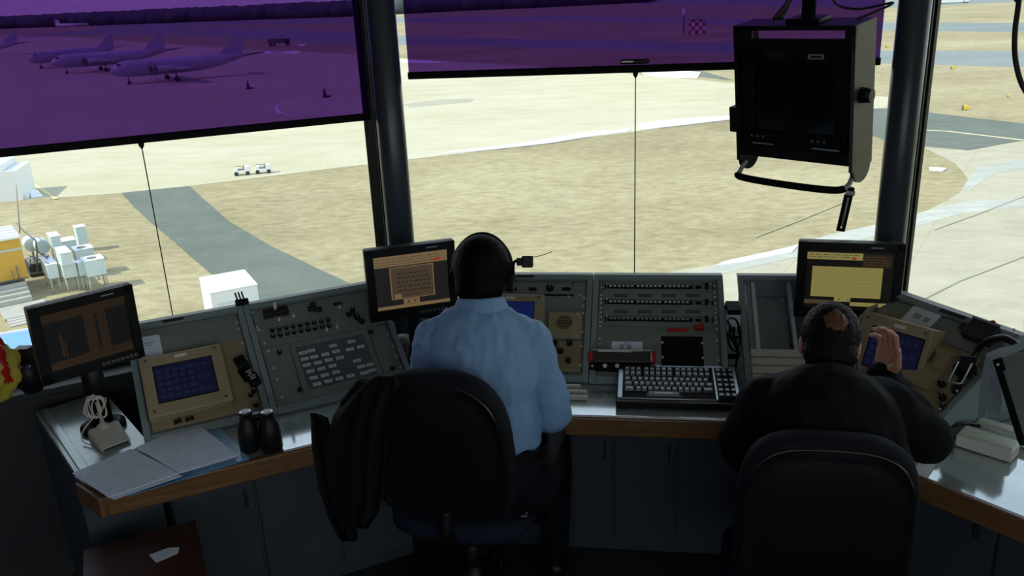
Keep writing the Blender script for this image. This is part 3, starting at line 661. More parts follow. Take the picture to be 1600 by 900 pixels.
# side cabinet at the left with raised metal rim
A_, B_ = W2(55, 645), W2(117, 741); A_.z = B_.z = 0
C_ = W2(236, 696); C_.z = 0; C_ = V((C_.x, C_.y, 0)); D_ = V((W2(160, 560).x - .02, W2(160, 560).y, 0))
D_ = A_ + (C_ - B_) * 1.0
t = thing('side_cabinet', 'blue-grey metal cabinet at the left end, with the leftmost monitor standing on it', 'cabinet', (A_.x, A_.y, 0))
pts = [A_, B_, C_, D_]
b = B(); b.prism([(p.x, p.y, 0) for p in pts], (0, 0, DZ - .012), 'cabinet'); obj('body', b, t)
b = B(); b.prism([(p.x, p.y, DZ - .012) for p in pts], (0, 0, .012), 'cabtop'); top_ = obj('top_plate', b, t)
e = flat(B_ - A_); n = V((e.y, -e.x, 0)); Lr = (B_ - A_).length; f = Fr(A_, e, V((-e.y, e.x, 0)), (0, 0, 1))
for s0, s1 in ((-.0, .010), (.016, .045)): b = B(); f.box(b, 0, Lr, s0, s1, DZ, DZ + .006, 'cabtop', .002); obj('rim', b, t)
e2 = flat(C_ - B_); f = Fr(B_, e2, V((-e2.y, e2.x, 0)), (0, 0, 1)); b = B(); f.box(b, .02, (C_ - B_).length, -.035, -.03 + .02, .05, DZ - .09, 'cabinet', .003)
# base cabinets under the worktops
def base(fx, fy, u0, u1, v, label, n, legend=False):
    o = fx * ((u0 + u1) / 2) + fy * v; t = thing('base_cabinet', label, 'cabinet', (o.x, o.y, 0)); f = Fr(fy * v, fx, fy, (0, 0, 1))
    b = B(); f.box(b, u0, u1, .012, .45, 0, DZ - .075, 'cabinet'); obj('body', b, t)
    w = (u1 - u0) / n
    for k in range(n):
        b = B(); f.box(b, u0 + k * w + .006, u0 + (k + 1) * w - .006, 0, .012, .06, DZ - .09, 'cabinet', .003); d = obj('door', b, t)
        b = B(); f.box(b, u0 + (k + .86) * w, u0 + (k + .9) * w, -.008, 0, .42, .5, 'darkpanel', .003); obj('latch', b, d)
    return t
ufl = fl.dot(XL)
base(XL, YL, C_.dot(XL) + .02, cLC_f.dot(XL) - .08, EL + .30, 'blue-grey base cabinet row under the left worktop', 3)
base(XC, YC, cLC_f.dot(XC) + .08, cCR_f.dot(XC) - .08, EC + .30, 'dark blue-grey base cabinet row under the middle worktop', 4)
base(XE, YE, cCR_f.dot(XE) + .08, Rend.dot(XE), VE + .34, 'dark base cabinet row under the right worktop', 3)

TILT = R(35)
def facefr(fx, fy, u, v, z=DZ + .002, tilt=TILT):
    es = fy * math.cos(tilt) + V((0, 0, math.sin(tilt))); return Fr(fx * u + fy * v + V((0, 0, z)), fx, es, fx.cross(es))
SL = .50
def screw(f, a, s, n, parent, r=.0045): b = B(); f.cyl(b, a, s, n, n + .006, r, m='screwm', seg=8); return obj('screw', b, parent)
def knob(f, a, s, n, parent, r=.010, h=.016, m='knob', name='knob'):
    b = B(); f.cyl(b, a, s, n, n + h * .35, r * 1.25, m=m, seg=14); f.cyl(b, a, s, n + h * .35, n + h, r, r * .85, m=m, seg=14); f.box(b, a - .0012, a + .0012, s, s + r * .9, n + h, n + h + .001, 'screwm'); return obj(name, b, parent)
def button(f, a, s, n, w, h, d, parent, m='knob', name='button', bev=.0015, cap=None):
    b = B(); f.box(b, a - w / 2, a + w / 2, s - h / 2, s + h / 2, n, n + d, m, bev, 1)
    if cap: f.box(b, a - w * .36, a + w * .36, s - h * .3, s + h * .3, n + d, n + d + .0006, cap)
    return obj(name, b, parent)
def toggle(f, a, s, n, parent, m='screwm', L=.016):
    b = B(); f.cyl(b, a, s, n, n + .004, .006, m='screwm', seg=10); b.cyl(f.P(a, s, n + .003), f.P(a, s + .005, n + L), .0022, .0032, 8, m); return obj('toggle_switch', b, parent)
def plate(f, a0, a1, s0, s1, n0, n1, m, parent, name='panel', bev=.0015): b = B(); f.box(b, a0, a1, s0, s1, n0, n1, m, bev, 1); return obj(name, b, parent)
def rack(f, w, label, open_=False, slot=True, sl=SL):
    """sloped equipment console: wedge body, raised frame strips round the face"""
    t = thing('equipment_console', label, 'console', f.P(w / 2, 0, 0)); g = Fr(f.o, f.x, V((f.y.x, f.y.y, 0)), (0, 0, 1)); H = sl * f.y.z; Dp = sl * V((f.y.x, f.y.y, 0)).length
    th = .012
    for a in ((w - th,) if open_ else (0, w - th)):
        b = B(); b.prism([g.P(a, .004, 0), g.P(a, Dp + .03, 0), g.P(a, Dp + .03, H), g.P(a, Dp, H)], g.x * th, 'console'); obj('side_panel', b, t)
    b = B(); g.box(b, th, w - th, Dp + .018, Dp + .03, 0, H, 'console'); obj('back_panel', b, t)
    b = B(); g.box(b, 0, w, Dp - .01, Dp + .03, H, H + .008, 'console', .002); obj('top_panel', b, t)
    if not open_: b = B(); f.box(b, th, w - th, .0, sl - .002, -.012, -.006, 'panel'); obj('face_plate', b, t)
    for a in (0.0, w - .022): b = B(); f.box(b, a, a + .022, 0, sl, -.004, .014, 'console', .002); obj('frame_strip', b, t)
    b = B(); f.box(b, .022, w - .022, sl - .022, sl, -.004, .014, 'console', .002); obj('frame_strip', b, t)
    b = B(); f.box(b, .022, w - .022, 0, .03, -.004, .010, 'console', .002); obj('frame_strip', b, t)
    if slot: plate(f, w * .5 - .055, w * .5 + .055, sl - .017, sl - .006, .0135, .0155, 'darkpanel', t, 'vent_slot')
    return t
def screws_col(f, a, ss, parent, n=.0):
    for s in ss: screw(f, a, s, n, parent)

# ---- C2: the fully visible console right of the seated man
fC2 = facefr(XC, YC, -.184, 2.90); wC = .512
t = rack(fC2, wC, 'grey sloped console with three rows of push buttons and a red-ended unit, behind the keyboard', slot=False)
P2 = lambda x, y: fC2.px(x, y)
def rowspan(f, x0, x1, y): a0, s = f.px(x0, y); a1, s1 = f.px(x1, y); return a0, a1, (s + s1) / 2
mods = [(449, 440), (473.5, 463), (500, 488)]
sA = [P2(1020, y)[1] for y in (438, 469, 494, 510)]
for k, (yb) in enumerate((449, 473.5, 500)):
    s1, s0 = sA[k] - .002, sA[k + 1] + .002
    pl = plate(fC2, .040, wC - .040, s0, s1, -.006, .001, 'panel', t, 'button_module')
    a0, a1, s = rowspan(fC2, 951, 1080, yb)
    b = B(); fC2.box(b, a0 - .006, a1 + .006, s - .0085, s + .0085, .001, .003, 'black', .001, 1); obj('button_strip', b, pl)
    for g_ in range(3):
        for q in range(6):
            a = a0 + (a1 - a0) * (g_ * 6.4 + q + .5) / 19.2
            button(fC2, a, s, .003, (a1 - a0) / 19.2 * .82, .013, .006, t, 'knob', 'push_button', .001, 'white' if k != 2 else 'ink')
    for (x, w_) in ((1091, .022),): a, _ = P2(x, yb); button(fC2, a, s, .001, w_, .014, .004, pl, 'black', 'indicator')
    a, _ = P2(1104, yb); button(fC2, a, s + .004, .001, .014, .026, .010, pl, 'knob', 'rocker'); a, _ = P2(1113, yb); button(fC2, a, s, .001, .006, .022, .007, pl, 'knob', 'latch')
    a, _ = P2(946, yb); button(fC2, a, s, .001, .006, .026, .007, pl, 'knob', 'latch')
    for x in (948, 1110): a, _ = P2(x, yb); screw(fC2, a, s + .014, .001, pl, .003)
    for q in range(4):
        if k < 2:
            a, sv = P2(970 + q * 37.5, (462.5, 487.5)[k]); b = B()
            for r_ in range(3): fC2.box(b, a - .028, a + .028, sv - .006 + r_ * .006, sv - .0035 + r_ * .006, .001, .0016, 'blackmat')
            obj('vent_slots', b, pl)
a, s = P2(1058, 515); plate(fC2, a - .038, a + .038, s - .008, s + .008, -.006, .0, 'red', t, 'red_label')
a, s = P2(1092, 513); b = B(); fC2.box(b, a - .018, a + .018, s - .009, s + .009, -.006, .018, 'red', .004); fC2.cyl(b, a + .012, s + .008, .0, .022, .006, m='red'); obj('red_guard', b, t)
# lower blank panel, black plate, red-ended unit, paper card
sB = P2(1020, 520)[1]; pl = plate(fC2, .028, wC - .026, .034, sB, -.006, .0, 'panel', t, 'blank_panel')
(a0, s1), (a1, s0) = P2(1033, 526), P2(1100, 573); b = B(); fC2.box(b, a0, a1, s0, s1, 0, .006, 'blackmat', .002); bp_ = obj('black_plate', b, t)
for aa in (a0 + .004, a1 - .004):
    for k in (.25, .75): screw(fC2, aa, s0 + (s1 - s0) * k, .006, bp_)
(a0, s1), (a1, s0) = P2(922, 553), P2(1022, 571)
b = B(); fC2.box(b, a0 + .012, a1 - .010, s0 - .002, s1, 0, .026, 'olive', .004); un = obj('red_ended_unit', b, t)
for aa in (a0 + .004, a1 - .002): b = B(); fC2.box(b, aa - .009, aa + .009, s0 + .002, s1 - .004, .004, .034, 'red', .006); obj('red_knob', b, un)
b = B(); b.tube([fC2.P(a0 + .012, s1 + .002, .030), fC2.P(a1 - .012, s1 + .002, .030), fC2.P(a1 - .010, s0, .032)], .003, 6, 'white'); fC2.box(b, a0 + .03, a0 + .16, s1 - .006, s1 + .002, .026, .031, 'white', .001); obj('handle_bar', b, un)
(c0, s1), (c1, s0) = P2(921, 571), P2(1016, 583); b = B(); fC2.box(b, c0, c1, s0, s1, 0, .022, 'blackmat', .003); bs = obj('jack_strip', b, t)
for x in (948, 967): a, s = P2(x, 577); b = B(); fC2.cyl(b, a - .006, s, .022, .028, .008, m='white'); b2 = obj('jack_button', b, bs)
for x in (926,): a, s = P2(x, 577); screw(fC2, a, s, .022, bs, .004)
(a0, s1), (a1, s0) = P2(956, 534), P2(1004, 553); b = B(); fC2.box(b, a0, a1, s0, s1, .002, .004, 'paper'); cd_ = obj('paper_card', b, t)
b = B(); fC2.box(b, a0 + .03, a0 + .075, s0 + .008, s1 - .014, .004, .0046, 'ink'); fC2.box(b, a0 + .045, a0 + .06, s0 + .010, s1 - .018, .0046, .005, 'paper'); fC2.box(b, a0 + .045, a1 - .05, s1 - .008, s1 - .005, .004, .0046, 'ink'); obj('card_print', b, cd_)
screws_col(fC2, .034, [P2(940, y)[1] for y in (450, 462, 468, 474, 482, 489, 496, 504, 511, 530, 572)], t); screws_col(fC2, wC - .034, [P2(1110, y)[1] for y in (448, 458, 465, 475, 483, 490, 497, 505, 515, 533, 564, 582)], t)
b = B(); b.tube([P_ for P_ in (fC2.P(.030, P2(930, 440)[1], .004), fC2.P(.026, P2(930, 555)[1], .004))], .0018, 6, 'alu'); obj('edge_rail', b, t)

# ---- C1: console with speaker, partly hidden by the seated man
fC1 = facefr(XC, YC, -.184 - .515, 2.90); t = rack(fC1, wC, 'grey sloped console with beige speaker panel, half hidden behind the man in the blue shirt', slot=False)
P1 = lambda x, y: fC1.px(x, y)
a, s = P1(820, 434.5); plate(fC1, a - .04, a + .04, SL - .017, SL - .006, .0135, .0155, 'darkpanel', t, 'vent_slot')
sT = P1(860, 463)[1]; pl = plate(fC1, .03, wC - .03, sT, SL - .028, -.006, 0, 'panel', t, 'radio_panel')
for x, w_, h_ in ((798, .05, .018), (832, .03, .016), (885, .034, .016)): a, s = P1(x, 452); button(fC1, a, s, 0, w_, h_, .004, pl, 'black', 'display')
a, s = P1(859, 451); knob(fC1, a, s, 0, pl, .013, .02)
a, s = P1(899, 450); button(fC1, a, s, 0, .006, .03, .018, pl, 'alu', 'handle')
a0, s = P1(826, 461); a1, _ = P1(897, 461); plate(fC1, a0, a1, s - .005, s + .005, 0, .003, 'blackmat', pl, 'slot')
for x in (846, 888, 906): a, s = P1(x, 464 if x < 900 else 462); screw(fC1, a, s, 0, pl, .003)
s1, s0 = P1(880, 481)[1], P1(880, 463)[1]; plate(fC1, .03, wC - .03, s1, s0, -.006, -.001, 'panel', t, 'blank_panel')
(a0, s1), (a1, s0) = P1(857, 488), P1(907, 530); sp_ = plate(fC1, a0, a1 + .004, s0, s1, -.004, .006, 'beige', t, 'speaker_panel', .004)
a, s = P1(882, 505); b = B(); fC1.cyl(b, a, s, .006, .008, .033, m='beigedark', seg=28)
for k in range(-4, 5):
    hw = math.sqrt(max(0, .031 ** 2 - (k * .007) ** 2)); fC1.box(b, a - hw, a + hw, s + k * .007 - .0012, s + k * .007 + .0012, .008, .009, 'blackmat')
obj('speaker_grille', b, sp_)
for x, y in ((861, 492), (903, 492), (903, 527), (861, 527)): aa, ss = P1(x, y); screw(fC1, aa, ss, .006, sp_, .003)
(a0, s1), (a1, s0) = P1(857, 532), P1(904, 581); kp = plate(fC1, a0 - .02, a1 + .006, s0, s1, -.004, .004, 'beigedark', t, 'knob_panel', .003)
for x, y in ((866, 537), (890, 538), (876, 550), (888, 565), (868, 566)): a, s = P1(x, y); knob(fC1, a, s, .004, kp, .010, .022)
screws_col(fC1, wC - .032, [P1(915, y)[1] for y in (467, 479, 490, 520, 542, 572)], t)
# beige hinged touch screen unit in front of it
def touchbox(f, ca, cs, w, h, n0, depth, label, scrm, sw, sh, sdx=0, sdy=0, lab=True):
    t = thing('touch_screen_unit', label, 'touch screen', f.P(ca, cs - h / 2, n0))
    b = B(); f.box(b, ca - w / 2, ca + w / 2, cs - h / 2, cs + h / 2, n0, n0 + depth, 'beige', .005, 2); hs = obj('housing', b, t)
    b = B(); f.box(b, ca + sdx - sw / 2 - .004, ca + sdx + sw / 2 + .004, cs + sdy - sh / 2 - .004, cs + sdy + sh / 2 + .004, n0 + depth - .001, n0 + depth + .001, 'blackmat', .001, 1); f.box(b, ca + sdx - sw / 2, ca + sdx + sw / 2, cs + sdy - sh / 2, cs + sdy + sh / 2, n0 + depth, n0 + depth + .0016, scrm); sc = obj('touch_screen', b, t)
    mk = mat('touch_key_blue', (.01, .02, .07), .3, emit=(.0045, .006, .020), estr=1)
    b = B()
    for i in range(7):
        for j in range(5):
            if i > 4 and j in (1, 3): continue
            f.box(b, ca + sdx + sw * (-.46 + i * .132), ca + sdx + sw * (-.46 + i * .132 + .085), cs + sdy + sh * (-.42 + j * .175), cs + sdy + sh * (-.42 + j * .175 + .10), n0 + depth + .0016, n0 + depth + .002, mk)
    obj('key_grid', b, sc)
    if lab: b = B(); f.box(b, ca + sdx - .02, ca + sdx + .02, cs + h / 2 - .026, cs + h / 2 - .014, n0 + depth, n0 + depth + .001, 'white'); obj('name_label', b, hs)
    for q in (-1, 1):
        for r_ in (-1, 1): screw(f, ca + q * (w / 2 - .022), cs + r_ * (h / 2 - .018), n0 + depth, hs, .003).data.materials[0] = M['knob']
    return t
n_ = .075
(ax, sx) = fC1.px(806, 496, n_)
touchbox(fC1, ax - .03, sx + .005, .27, .215, .012, n_ - .012, 'beige touch screen unit with a bright blue screen, mostly behind the blue shirt', 'bluescreen2', .19, .135)

# ---- C3: empty console frame beside the cable gap
wC3 = .39; fC3 = facefr(XC, YC, .385, 2.90); t = rack(fC3, wC3, 'empty grey console frame with bare rails and a pale green ribbed panel', open_=True, slot=False)
M['railp'] = mat('rail_paint', (.62, .70, .72), .35)
P3 = lambda x, y: fC3.px(x, y)
for x0, x1, mm in ((1169, 1177, 'console'), (1178, 1185, 'railp'), (1237, 1243, 'railp')):
    a0, a1 = P3(x0, 500)[0], P3(x1, 500)[0]; plate(fC3, a0, a1, .03, SL - .02, -.03, -.006, mm, t, 'rail')
for q in (.30, .33): plate(fC3, q, q + .008, .03, SL - .02, -.03, -.006, 'railp', t, 'rail')
plate(fC3, P3(1187, 500)[0], P3(1236, 500)[0], .03, P3(1200, 448)[1], -.08, -.072, 'console', t, 'back_plate')
for x in (1195, 1226): a, s = P3(x, 452); screw(fC3, a, s, -.07, t, .005)
s1 = P3(1200, 545)[1]
for k in range(4):
    h = (s1 - .02) / 4; plate(fC3, .026, wC3 - .026, .02 + k * h, .02 + (k + 1) * h - .003, -.006, .006, 'greenslat', t, 'ribbed_panel', .004)

# ---- L1 and L2
L1a, L2a, wL2 = -.085, .338, .54
fL1 = facefr(XL, YL, L1a, 2.857); wL1 = L2a - L1a - .002; t = rack(fL1, wL1, 'left sloped console with a beige touch screen and a black handset', slot=False)
Q1 = lambda x, y, n=0: fL1.px(x, y, n)
a, s = Q1(268, 506); plate(fL1, a - .03, a + .045, SL - .018, SL - .006, .0135, .0155, 'darkpanel', t, 'vent_slot')
(a0, s1) = Q1(300, 545); plate(fL1, .03, wL1 - .026, s1, SL - .024, -.006, -.001, 'panel', t, 'blank_panel')
(_, sl0) = Q1(300, 665); bp = plate(fL1, .03, wL1 - .028, .045, s1 - .002, -.006, .002, 'beigedark', t, 'handset_panel', .002)
for x, y in ((400, 634), (416, 625), (397, 612), (431, 640), (392, 618)): 
    a, s = Q1(x, y)
    if .03 < a < wL1 - .03: knob(fL1, a, s, .002, bp, .008, .016)
for x, y in ((275, 661), (281, 659), (293, 657), (300, 655)):
    a, s = Q1(x, y); b = B(); fL1.cyl(b, a, s, .002, .012, .007, m='knob'); obj('jack', b, bp)
screws_col(fL1, wL1 - .033, [.14, .2, .26, .33, .40, .43], t)
# paper slip behind the touch screen
a, s = Q1(238, 541); b = B(); fL1.box(b, a - .04, a + .03, s - .05, s + .045, .002, .004, 'paper'); cdp = obj('paper_slip', b, t)
b = B(); fL1.box(b, a - .025, a + .012, s + .012, s + .016, .004, .0046, 'ink'); fL1.box(b, a - .025, a + .0, s + .002, s + .005, .004, .0046, 'ink'); obj('slip_writing', b, cdp)
nb = .045
c0, c1, c2, c3 = Q1(233, 576, nb), Q1(325, 560, nb), Q1(343, 608, nb), Q1(255, 633, nb)
ca = (c0[0] + c1[0] + c2[0] + c3[0]) / 4; cs = (c0[1] + c1[1] + c2[1] + c3[1]) / 4; sw = ((c1[0] - c0[0]) + (c2[0] - c3[0])) / 2; sh = ((c0[1] - c3[1]) + (c1[1] - c2[1])) / 2
print('L touch', ca, cs, sw, sh)
touchbox(fL1, ca + .002, cs + .004, sw + .085, sh + .10, .004, nb - .004, 'beige touch screen unit with a dark blue screen on the left console', 'bluescreen', sw, sh)
M['keypaint'] = mat('key_panel_paint', (.20, .245, .225), .45, var=.06, vscale=12)
fL2 = facefr(XL, YL, L2a, 2.857); t = rack(fL2, wL2, 'sloped console with a dark key plate of pale labelled keys, left of the middle monitor', slot=False)
Q2 = lambda x, y, n=0: fL2.px(x, y, n)
z6 = lambda x, y: (360 + x / 3.75, 440 + y / 3.75)
s_mid = Q2(*z6(500, 330))[1]
up = plate(fL2, .028, wL2 - .028, s_mid + .002, SL - .026, -.006, .0, 'panel', t, 'switch_panel')
def z6b(f, x, y): return f.px(*z6(x, y))
for i in range(9):
    for j in range(2):
        x = 245 + i * 41 + j * 6; y = 288 - i * 7.6 + j * 34; a, s = z6b(fL2, x, y)
        b = B(); fL2.cyl(b, a, s, 0, .008, .0095, m='knob', seg=14); fL2.cyl(b, a, s, .008, .011, .0078, .006, m='knob', seg=14); fL2.box(b, a - .004, a + .004, s - .001, s + .003, .011, .0114, 'ink'); obj('round_button', b, up)
a0 = z6b(fL2, 430, 250); pl_ = plate(fL2, a0[0] - .185, a0[0] + .185, a0[1] - .034, a0[1] + .026, 0, .0008, 'panel', up, 'button_bed')
for x, y, w_, h_ in ((230, 185, .05, .03), (300, 170, .05, .03), (225, 212, .04, .014), (305, 195, .05, .016)): a, s = z6b(fL2, x, y); button(fL2, a, s, 0, w_, h_, .012, up, 'knob', 'switch_block', .003)
a, s = z6b(fL2, 262, 175); b = B(); fL2.cyl(b, a, s, .0, .012, .006, m='metal'); b.sph(fL2.P(a, s + .004, .030), (.007, .012, .020), fL2.R, 'white', 12); obj('white_lever', b, up)
for x, y in ((485, 140), (470, 165), (495, 170), (520, 170)): a, s = z6b(fL2, x, y); button(fL2, a, s, 0, .022, .020, .016, up, 'knob', 'switch_block', .004)
for x, y in ((715, 170), (695, 195), (735, 200), (770, 235), (745, 215)): a, s = z6b(fL2, x, y); knob(fL2, a, s, 0, up, .010, .016)
a, s = z6b(fL2, 655, 225); b = B(); fL2.cyl(b, a, s, 0, .003, .026, m='console', seg=24); fL2.cyl(b, a, s, .003, .005, .018, m='panel', seg=24); obj('round_cover', b, up)
a, s = z6b(fL2, 628, 130); button(fL2, a, s, 0, .036, .014, .003, up, 'darkpanel', 'display')
for x, y in ((370, 205), (285, 225), (565, 287), (640, 155), (625, 268)): a, s = z6b(fL2, x, y); toggle(fL2, a, s, 0, up, 'screwm', .012)
kp = plate(fL2, .026, wL2 - .026, .034, s_mid - .002, -.006, .002, 'keypaint', t, 'key_panel', .002)
q0, q1, q2, q3 = z6b(fL2, 355, 398), z6b(fL2, 750, 310), z6b(fL2, 890, 535), z6b(fL2, 490, 632)
a0, a1, s0, s1 = (q0[0] + q3[0]) / 2, (q1[0] + q2[0]) / 2, (q2[1] + q3[1]) / 2, (q0[1] + q1[1]) / 2
print('keyplate', q0, q1, q2, q3)
b = B(); fL2.box(b, a0, a1, s0, s1, .002, .004, 'slate', .001, 1); pk = obj('key_plate', b, kp)
for q in (a0 - .022, a1 + .022): plate(fL2, q - .001, q + .001, s0 - .01, s1 + .01, .002, .003, 'darkpanel', kp, 'groove')
KEYS = [(408, 427), (472, 410), (600, 382), (708, 357), (763, 387), (700, 403), (618, 415), (556, 432), (491, 447), (428, 461), (447, 494), (513, 481), (576, 465), (640, 452), (741, 469), (765, 504), (827, 490), (845, 522), (783, 541), (598, 499), (533, 516), (468, 531), (488, 569), (553, 554), (618, 536), (704, 558), (638, 574), (573, 588), (508, 606)]
def rect_map(x, y): a, s = z6b(fL2, x, y); return a, s
for x, y in KEYS:
    a, s = rect_map(x, y); a = min(max(a, a0 + .018), a1 - .018); s = min(max(s, s0 + .012), s1 - .012)
    b = B(); fL2.box(b, a - .0165, a + .0165, s - .0085, s + .0085, .004, .0075, 'console', .0015, 1); fL2.box(b, a - .014, a + .014, s - .0055, s + .0060, .0075, .0083, 'white'); fL2.box(b, a - .009, a + .009, s - .0015, s + .002, .0083, .0086, 'ink'); obj('label_key', b, kp)
for x, y in ((288, 418), (408, 636), (823, 297), (952, 510)): a, s = z6b(fL2, x, y); knob(fL2, a, s, .002, kp, .008, .014)
for x, y in ((110, 190), (155, 275), (165, 290), (200, 367), (223, 412), (278, 508), (310, 571), (367, 671)): a, s = z6b(fL2, x, y); screw(fL2, max(.030, min(a, .05)), s, .002, t)
for s in (.08, .13, .18, .24, .30, .36, .42): screw(fL2, wL2 - .034, s, .003, t)
# small cable clamp standing on the joint between L1 and L2
p = fL2.P(.0, SL, .0) + V((0, 0, .008)); b = B()
b.box(p + V((0, 0, .012)), (.05, .02, .024), fL2.R, 'black', .003)
for k in (-.014, -.002, .010): b.tube([p + XL * k + V((0, 0, .02)), p + XL * (k - .006) + V((0, 0, .055))], .0035, 6, 'black')
solo('cable_clamp', b, 'small black three-pin cable clamp on top of the left consoles', 'clamp')

# ---- R console
TR = WZ(1597, 528, 1.049); esR = YR2 * math.cos(TILT) + V((0, 0, math.sin(TILT))); oR = TR - esR * SL - XR2 * .535
fR = Fr(oR, XR2, esR, XR2.cross(esR)); wR = .535
t = rack(fR, wR, 'right sloped console with beige panels, behind the man in the dark jacket', slot=False)
PR = lambda x, y, n=0: fR.px(x, y, n)
a, s = PR(1500, 485); plate(fR, a - .05, a + .05, SL - .019, SL - .004, .0135, .0155, 'darkpanel', t, 'vent_slot')
s_ = PR(1500, 545)[1]; up = plate(fR, .03, wR - .03, s_, SL - .026, -.006, -.001, 'panel', t, 'blank_panel')
a, s = PR(1442, 497); b = B(); fR.box(b, a - .065, a + .05, s - .05, s + .035, -.001, .003, 'paper', .001, 1); sl_ = obj('white_card', b, t)
b = B(); fR.box(b, a - .035, a - .005, s - .012, s + .008, .003, .004, 'ink'); fR.box(b, a + .008, a + .03, s - .014, s + .006, .003, .004, 'ink'); obj('card_print', b, sl_)
a, s = PR(1513, 514); plate(fR, a - .03, a + .03, s - .012, s + .012, 0, .006, 'darkpanel', up, 'terminal_block')
a, s = PR(1540, 520); b = B(); fR.box(b, a - .05, a + .05, s - .05, s + .02, 0, .035, 'darkpanel', .004); fR.box(b, a - .05, a + .05, s + .016, s + .022, .034, .038, 'alu'); obj('black_box', b, up)
a, s = PR(1553, 510); b = B(); fR.cyl(b, a, s, 0, .02, .010, m='red'); obj('red_lamp', b, up)
lp = plate(fR, .032, wR - .032, .035, s_ - .003, -.006, .003, 'beigedark', t, 'beige_panel', .003)
a, s = PR(1447, 565); spn = plate(fR, a - .10, a + .085, s - .10, s + .07, .003, .012, 'beige', t, 'speaker_panel', .008)
b = B(); fR.cyl(b, a - .02, s + .01, .012, .014, .045, m='beigedark', seg=26)
for k in range(-5, 6):
    hw = math.sqrt(max(0, .043 ** 2 - (k * .0078) ** 2)); fR.box(b, a - .02 - hw, a - .02 + hw, s + .01 + k * .0078 - .0014, s + .01 + k * .0078 + .0014, .014, .0155, 'blackmat')
obj('speaker_grille', b, spn)
plate(fR, a + .04, a + .075, s - .02, s + .05, .012, .022, 'beige', spn, 'latch_block', .003)
for x, y in ((1473, 603), (1474, 623), (1476, 640), (1494, 612)): a, s = PR(x, y); knob(fR, a, s, .003, lp, .010, .022)
for x, y in ((1530, 597), (1508, 620), (1485, 650), (1592, 522)): a, s = PR(x, y); screw(fR, min(a, wR - .03), s, .012, t, .004)
# raised touch screen on a hinge
yaw, pit = R(-53), R(-21)
ex = V((math.cos(yaw), math.sin(yaw), 0)); Rz = Matrix.Rotation(yaw, 3, 'Z') @ Matrix.Rotation(pit, 3, 'X'); up_ = Rz @ V((0, 0, 1)); nn = -(Rz @ V((0, 1, 0)))
fT = Fr(V((1.292, 2.657, .942)), ex, up_, nn)
tb = touchbox(fT, -.018, -.006, .250, .232, -.12, .12, 'large raised beige touch screen unit with a dark blue screen, beside the raised hand', 'bluescreen', .18, .138, .014, .004)
b = B(); b.prism([fT.P(-.10, -.11, -.11), fT.P(-.10, .02, -.11), fT.P(-.10, -.14, -.17), fT.P(-.10, -.17, -.15)], fT.x * .20, 'beigedark'); obj('hinge_bracket', b, tb)
b = B(); fT.box(b, .103, .108, -.09, .05, -.085, -.04, 'beigedark', .002); obj('side_recess', b, tb)

# ================================================================= MONITORS
def emis(name, c, s=1.0): return mat(name, (.01, .01, .01), .3, emit=c, estr=s)
TAN, TAN2, YEL, BRN, DGR, REDE = emis('screen_tan', lin((108, 89, 62))), emis('screen_tan_dim', lin((66, 54, 40))), emis('screen_yellow', lin((124, 116, 64))), emis('screen_brown', lin((34, 24, 14))), emis('screen_dark', lin((26, 25, 22))), emis('screen_red', lin((150, 40, 26)))
INKS = emis('screen_ink', lin((40, 34, 26)))
BRN2, DGR2 = emis('screen_brown_dim', lin((38, 27, 14))), emis('screen_black', lin((10, 10, 10)))
def posefr(c, yaw, pit, roll=0):
    Rz = Matrix.Rotation(yaw, 3, 'Z') @ Matrix.Rotation(pit, 3, 'X') @ Matrix.Rotation(roll, 3, 'Y')
    return Fr(c, Rz @ V((1, 0, 0)), Rz @ V((0, 0, 1)), -(Rz @ V((0, 1, 0))))
